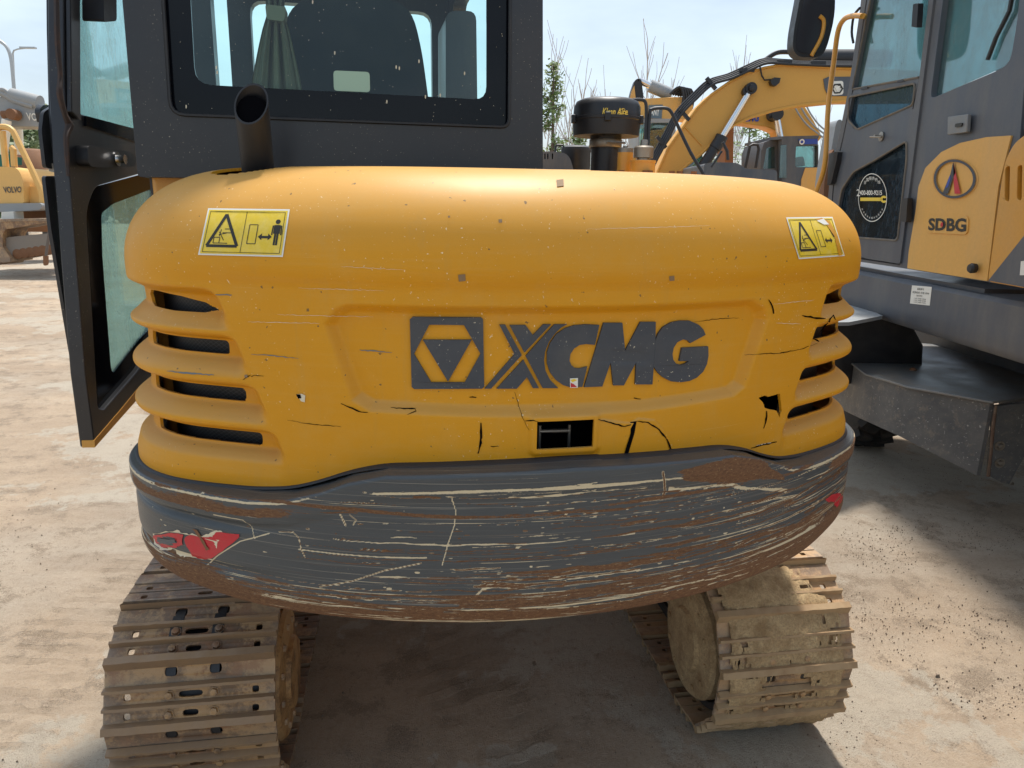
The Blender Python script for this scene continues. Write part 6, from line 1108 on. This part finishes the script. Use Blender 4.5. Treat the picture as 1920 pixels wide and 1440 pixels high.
conifer(at(1033, 22), tz(1033, 120, 22), 1.0, 'green sapling conifer just right of the black cab', 1, 1.3)
conifer(at(1085, 24), tz(1085, 235, 24), .8, 'short green conifer behind the canister and air cleaner', 2, 1.3)
conifer(at(1400, 26), tz(1400, 215, 26), 1.8, 'bushy green conifer framed under the arched yellow boom', 3, 1.6)
conifer(at(1440, 30), tz(1440, 200, 30), 1.8, 'taller green conifer behind the grey cab mirror frame', 4, 1.4)
conifer(at(1345, 34), tz(1345, 250, 34), 1.6, 'green conifer low behind the bright hydraulic rod', 5, 1.2)
bare(at(1073, 27), tz(1073, 90, 27), 'bare tree rising above the black air cleaner', 11, .35, .06)
bare(at(1206, 30), tz(1206, 40, 30), 'tallest bare tree behind the tan excavator', 12, .45, .07)
bare(at(1378, 32), tz(1378, 65, 32), 'slim bare tree above the arched yellow boom', 13, .25, .05)
bare(at(1165, 34), tz(1165, 140, 34), 'low bare tree between air cleaner and tan boom', 14, .5, .05)
bare(at(1022, 30), tz(1022, 60, 30), 'bare tree half hidden by the right cab post', 15, .4, .05)
bare(at(1265, 34), tz(1265, 110, 34), 'thin bare tree left of the arched yellow boom', 17, .5, .04)
bare(at(1540, 32), tz(1540, 190, 32), 'bare tree seen between yellow boom and grab rail', 16, .5, .05)
def bushy(loc, hgt, rad, label, seed):
    random.seed(seed); e = empty('leafy_tree', loc, 0, label=label, cat='tree', group='trees beyond the yard'); b = Vector(loc); mb = MB(); mb.tube([b, b+Vector((0, 0, hgt*.8))], [.15, .05], 7); mc = MB()
    cl_ = [b+Vector((random.gauss(0, rad*.45), random.gauss(0, rad*.4), hgt*random.uniform(.3, 1))) for _ in range(34)]
    for c in cl_:
        mb.tube([b+Vector((0, 0, hgt*.35)), c], [.05, .015], 4); R = rad*random.uniform(.18, .38)
        for q in range(150): o = Vector((random.gauss(0, 1), random.gauss(0, 1), random.gauss(0, .8))).normalized()*R*random.random()**.4; u = Vector((random.gauss(0, 1), random.gauss(0, 1), random.gauss(0, 1))).normalized()*random.uniform(.06, .13); v = u.orthogonal().normalized()*.06; mc.add([c+o-u, c+o+v, c+o+u, c+o-v], [(0, 1, 2, 3)])
    mb.build('trunk', 'bark', e); mc.build('crown', 'leaf2', e)
bushy(at(25, 30), tz(25, 195, 30), 2.2, 'leafy tree under the grey boom at the far left', 21)
bushy(at(68, 27), tz(68, 232, 27), 1.8, 'leafy tree beside the black cab door behind the rusty tank', 22)
bushy(at(-30, 33), tz(-30, 230, 33), 2.5, 'leafy tree cut by the left photo edge', 23)
mb = MB(); random.seed(9)
for q in range(26000):
    x = random.uniform(-40, 60); h = 2.4+1.2*mn.noise((x*.2, 0, 0))+.8*mn.noise((x*.9, 3, 0)); c = Vector((x, 48+random.random()*2, random.random()**.7*h)); u = Vector((random.gauss(0, 1), random.gauss(0, 1), random.gauss(0, 1))).normalized()*.22; v = u.orthogonal().normalized()*.12; mb.add([c-u, c+v, c+u, c-v], [(0, 1, 2, 3)])
mb.build('far_hedge', 'leaf2', kind='stuff')
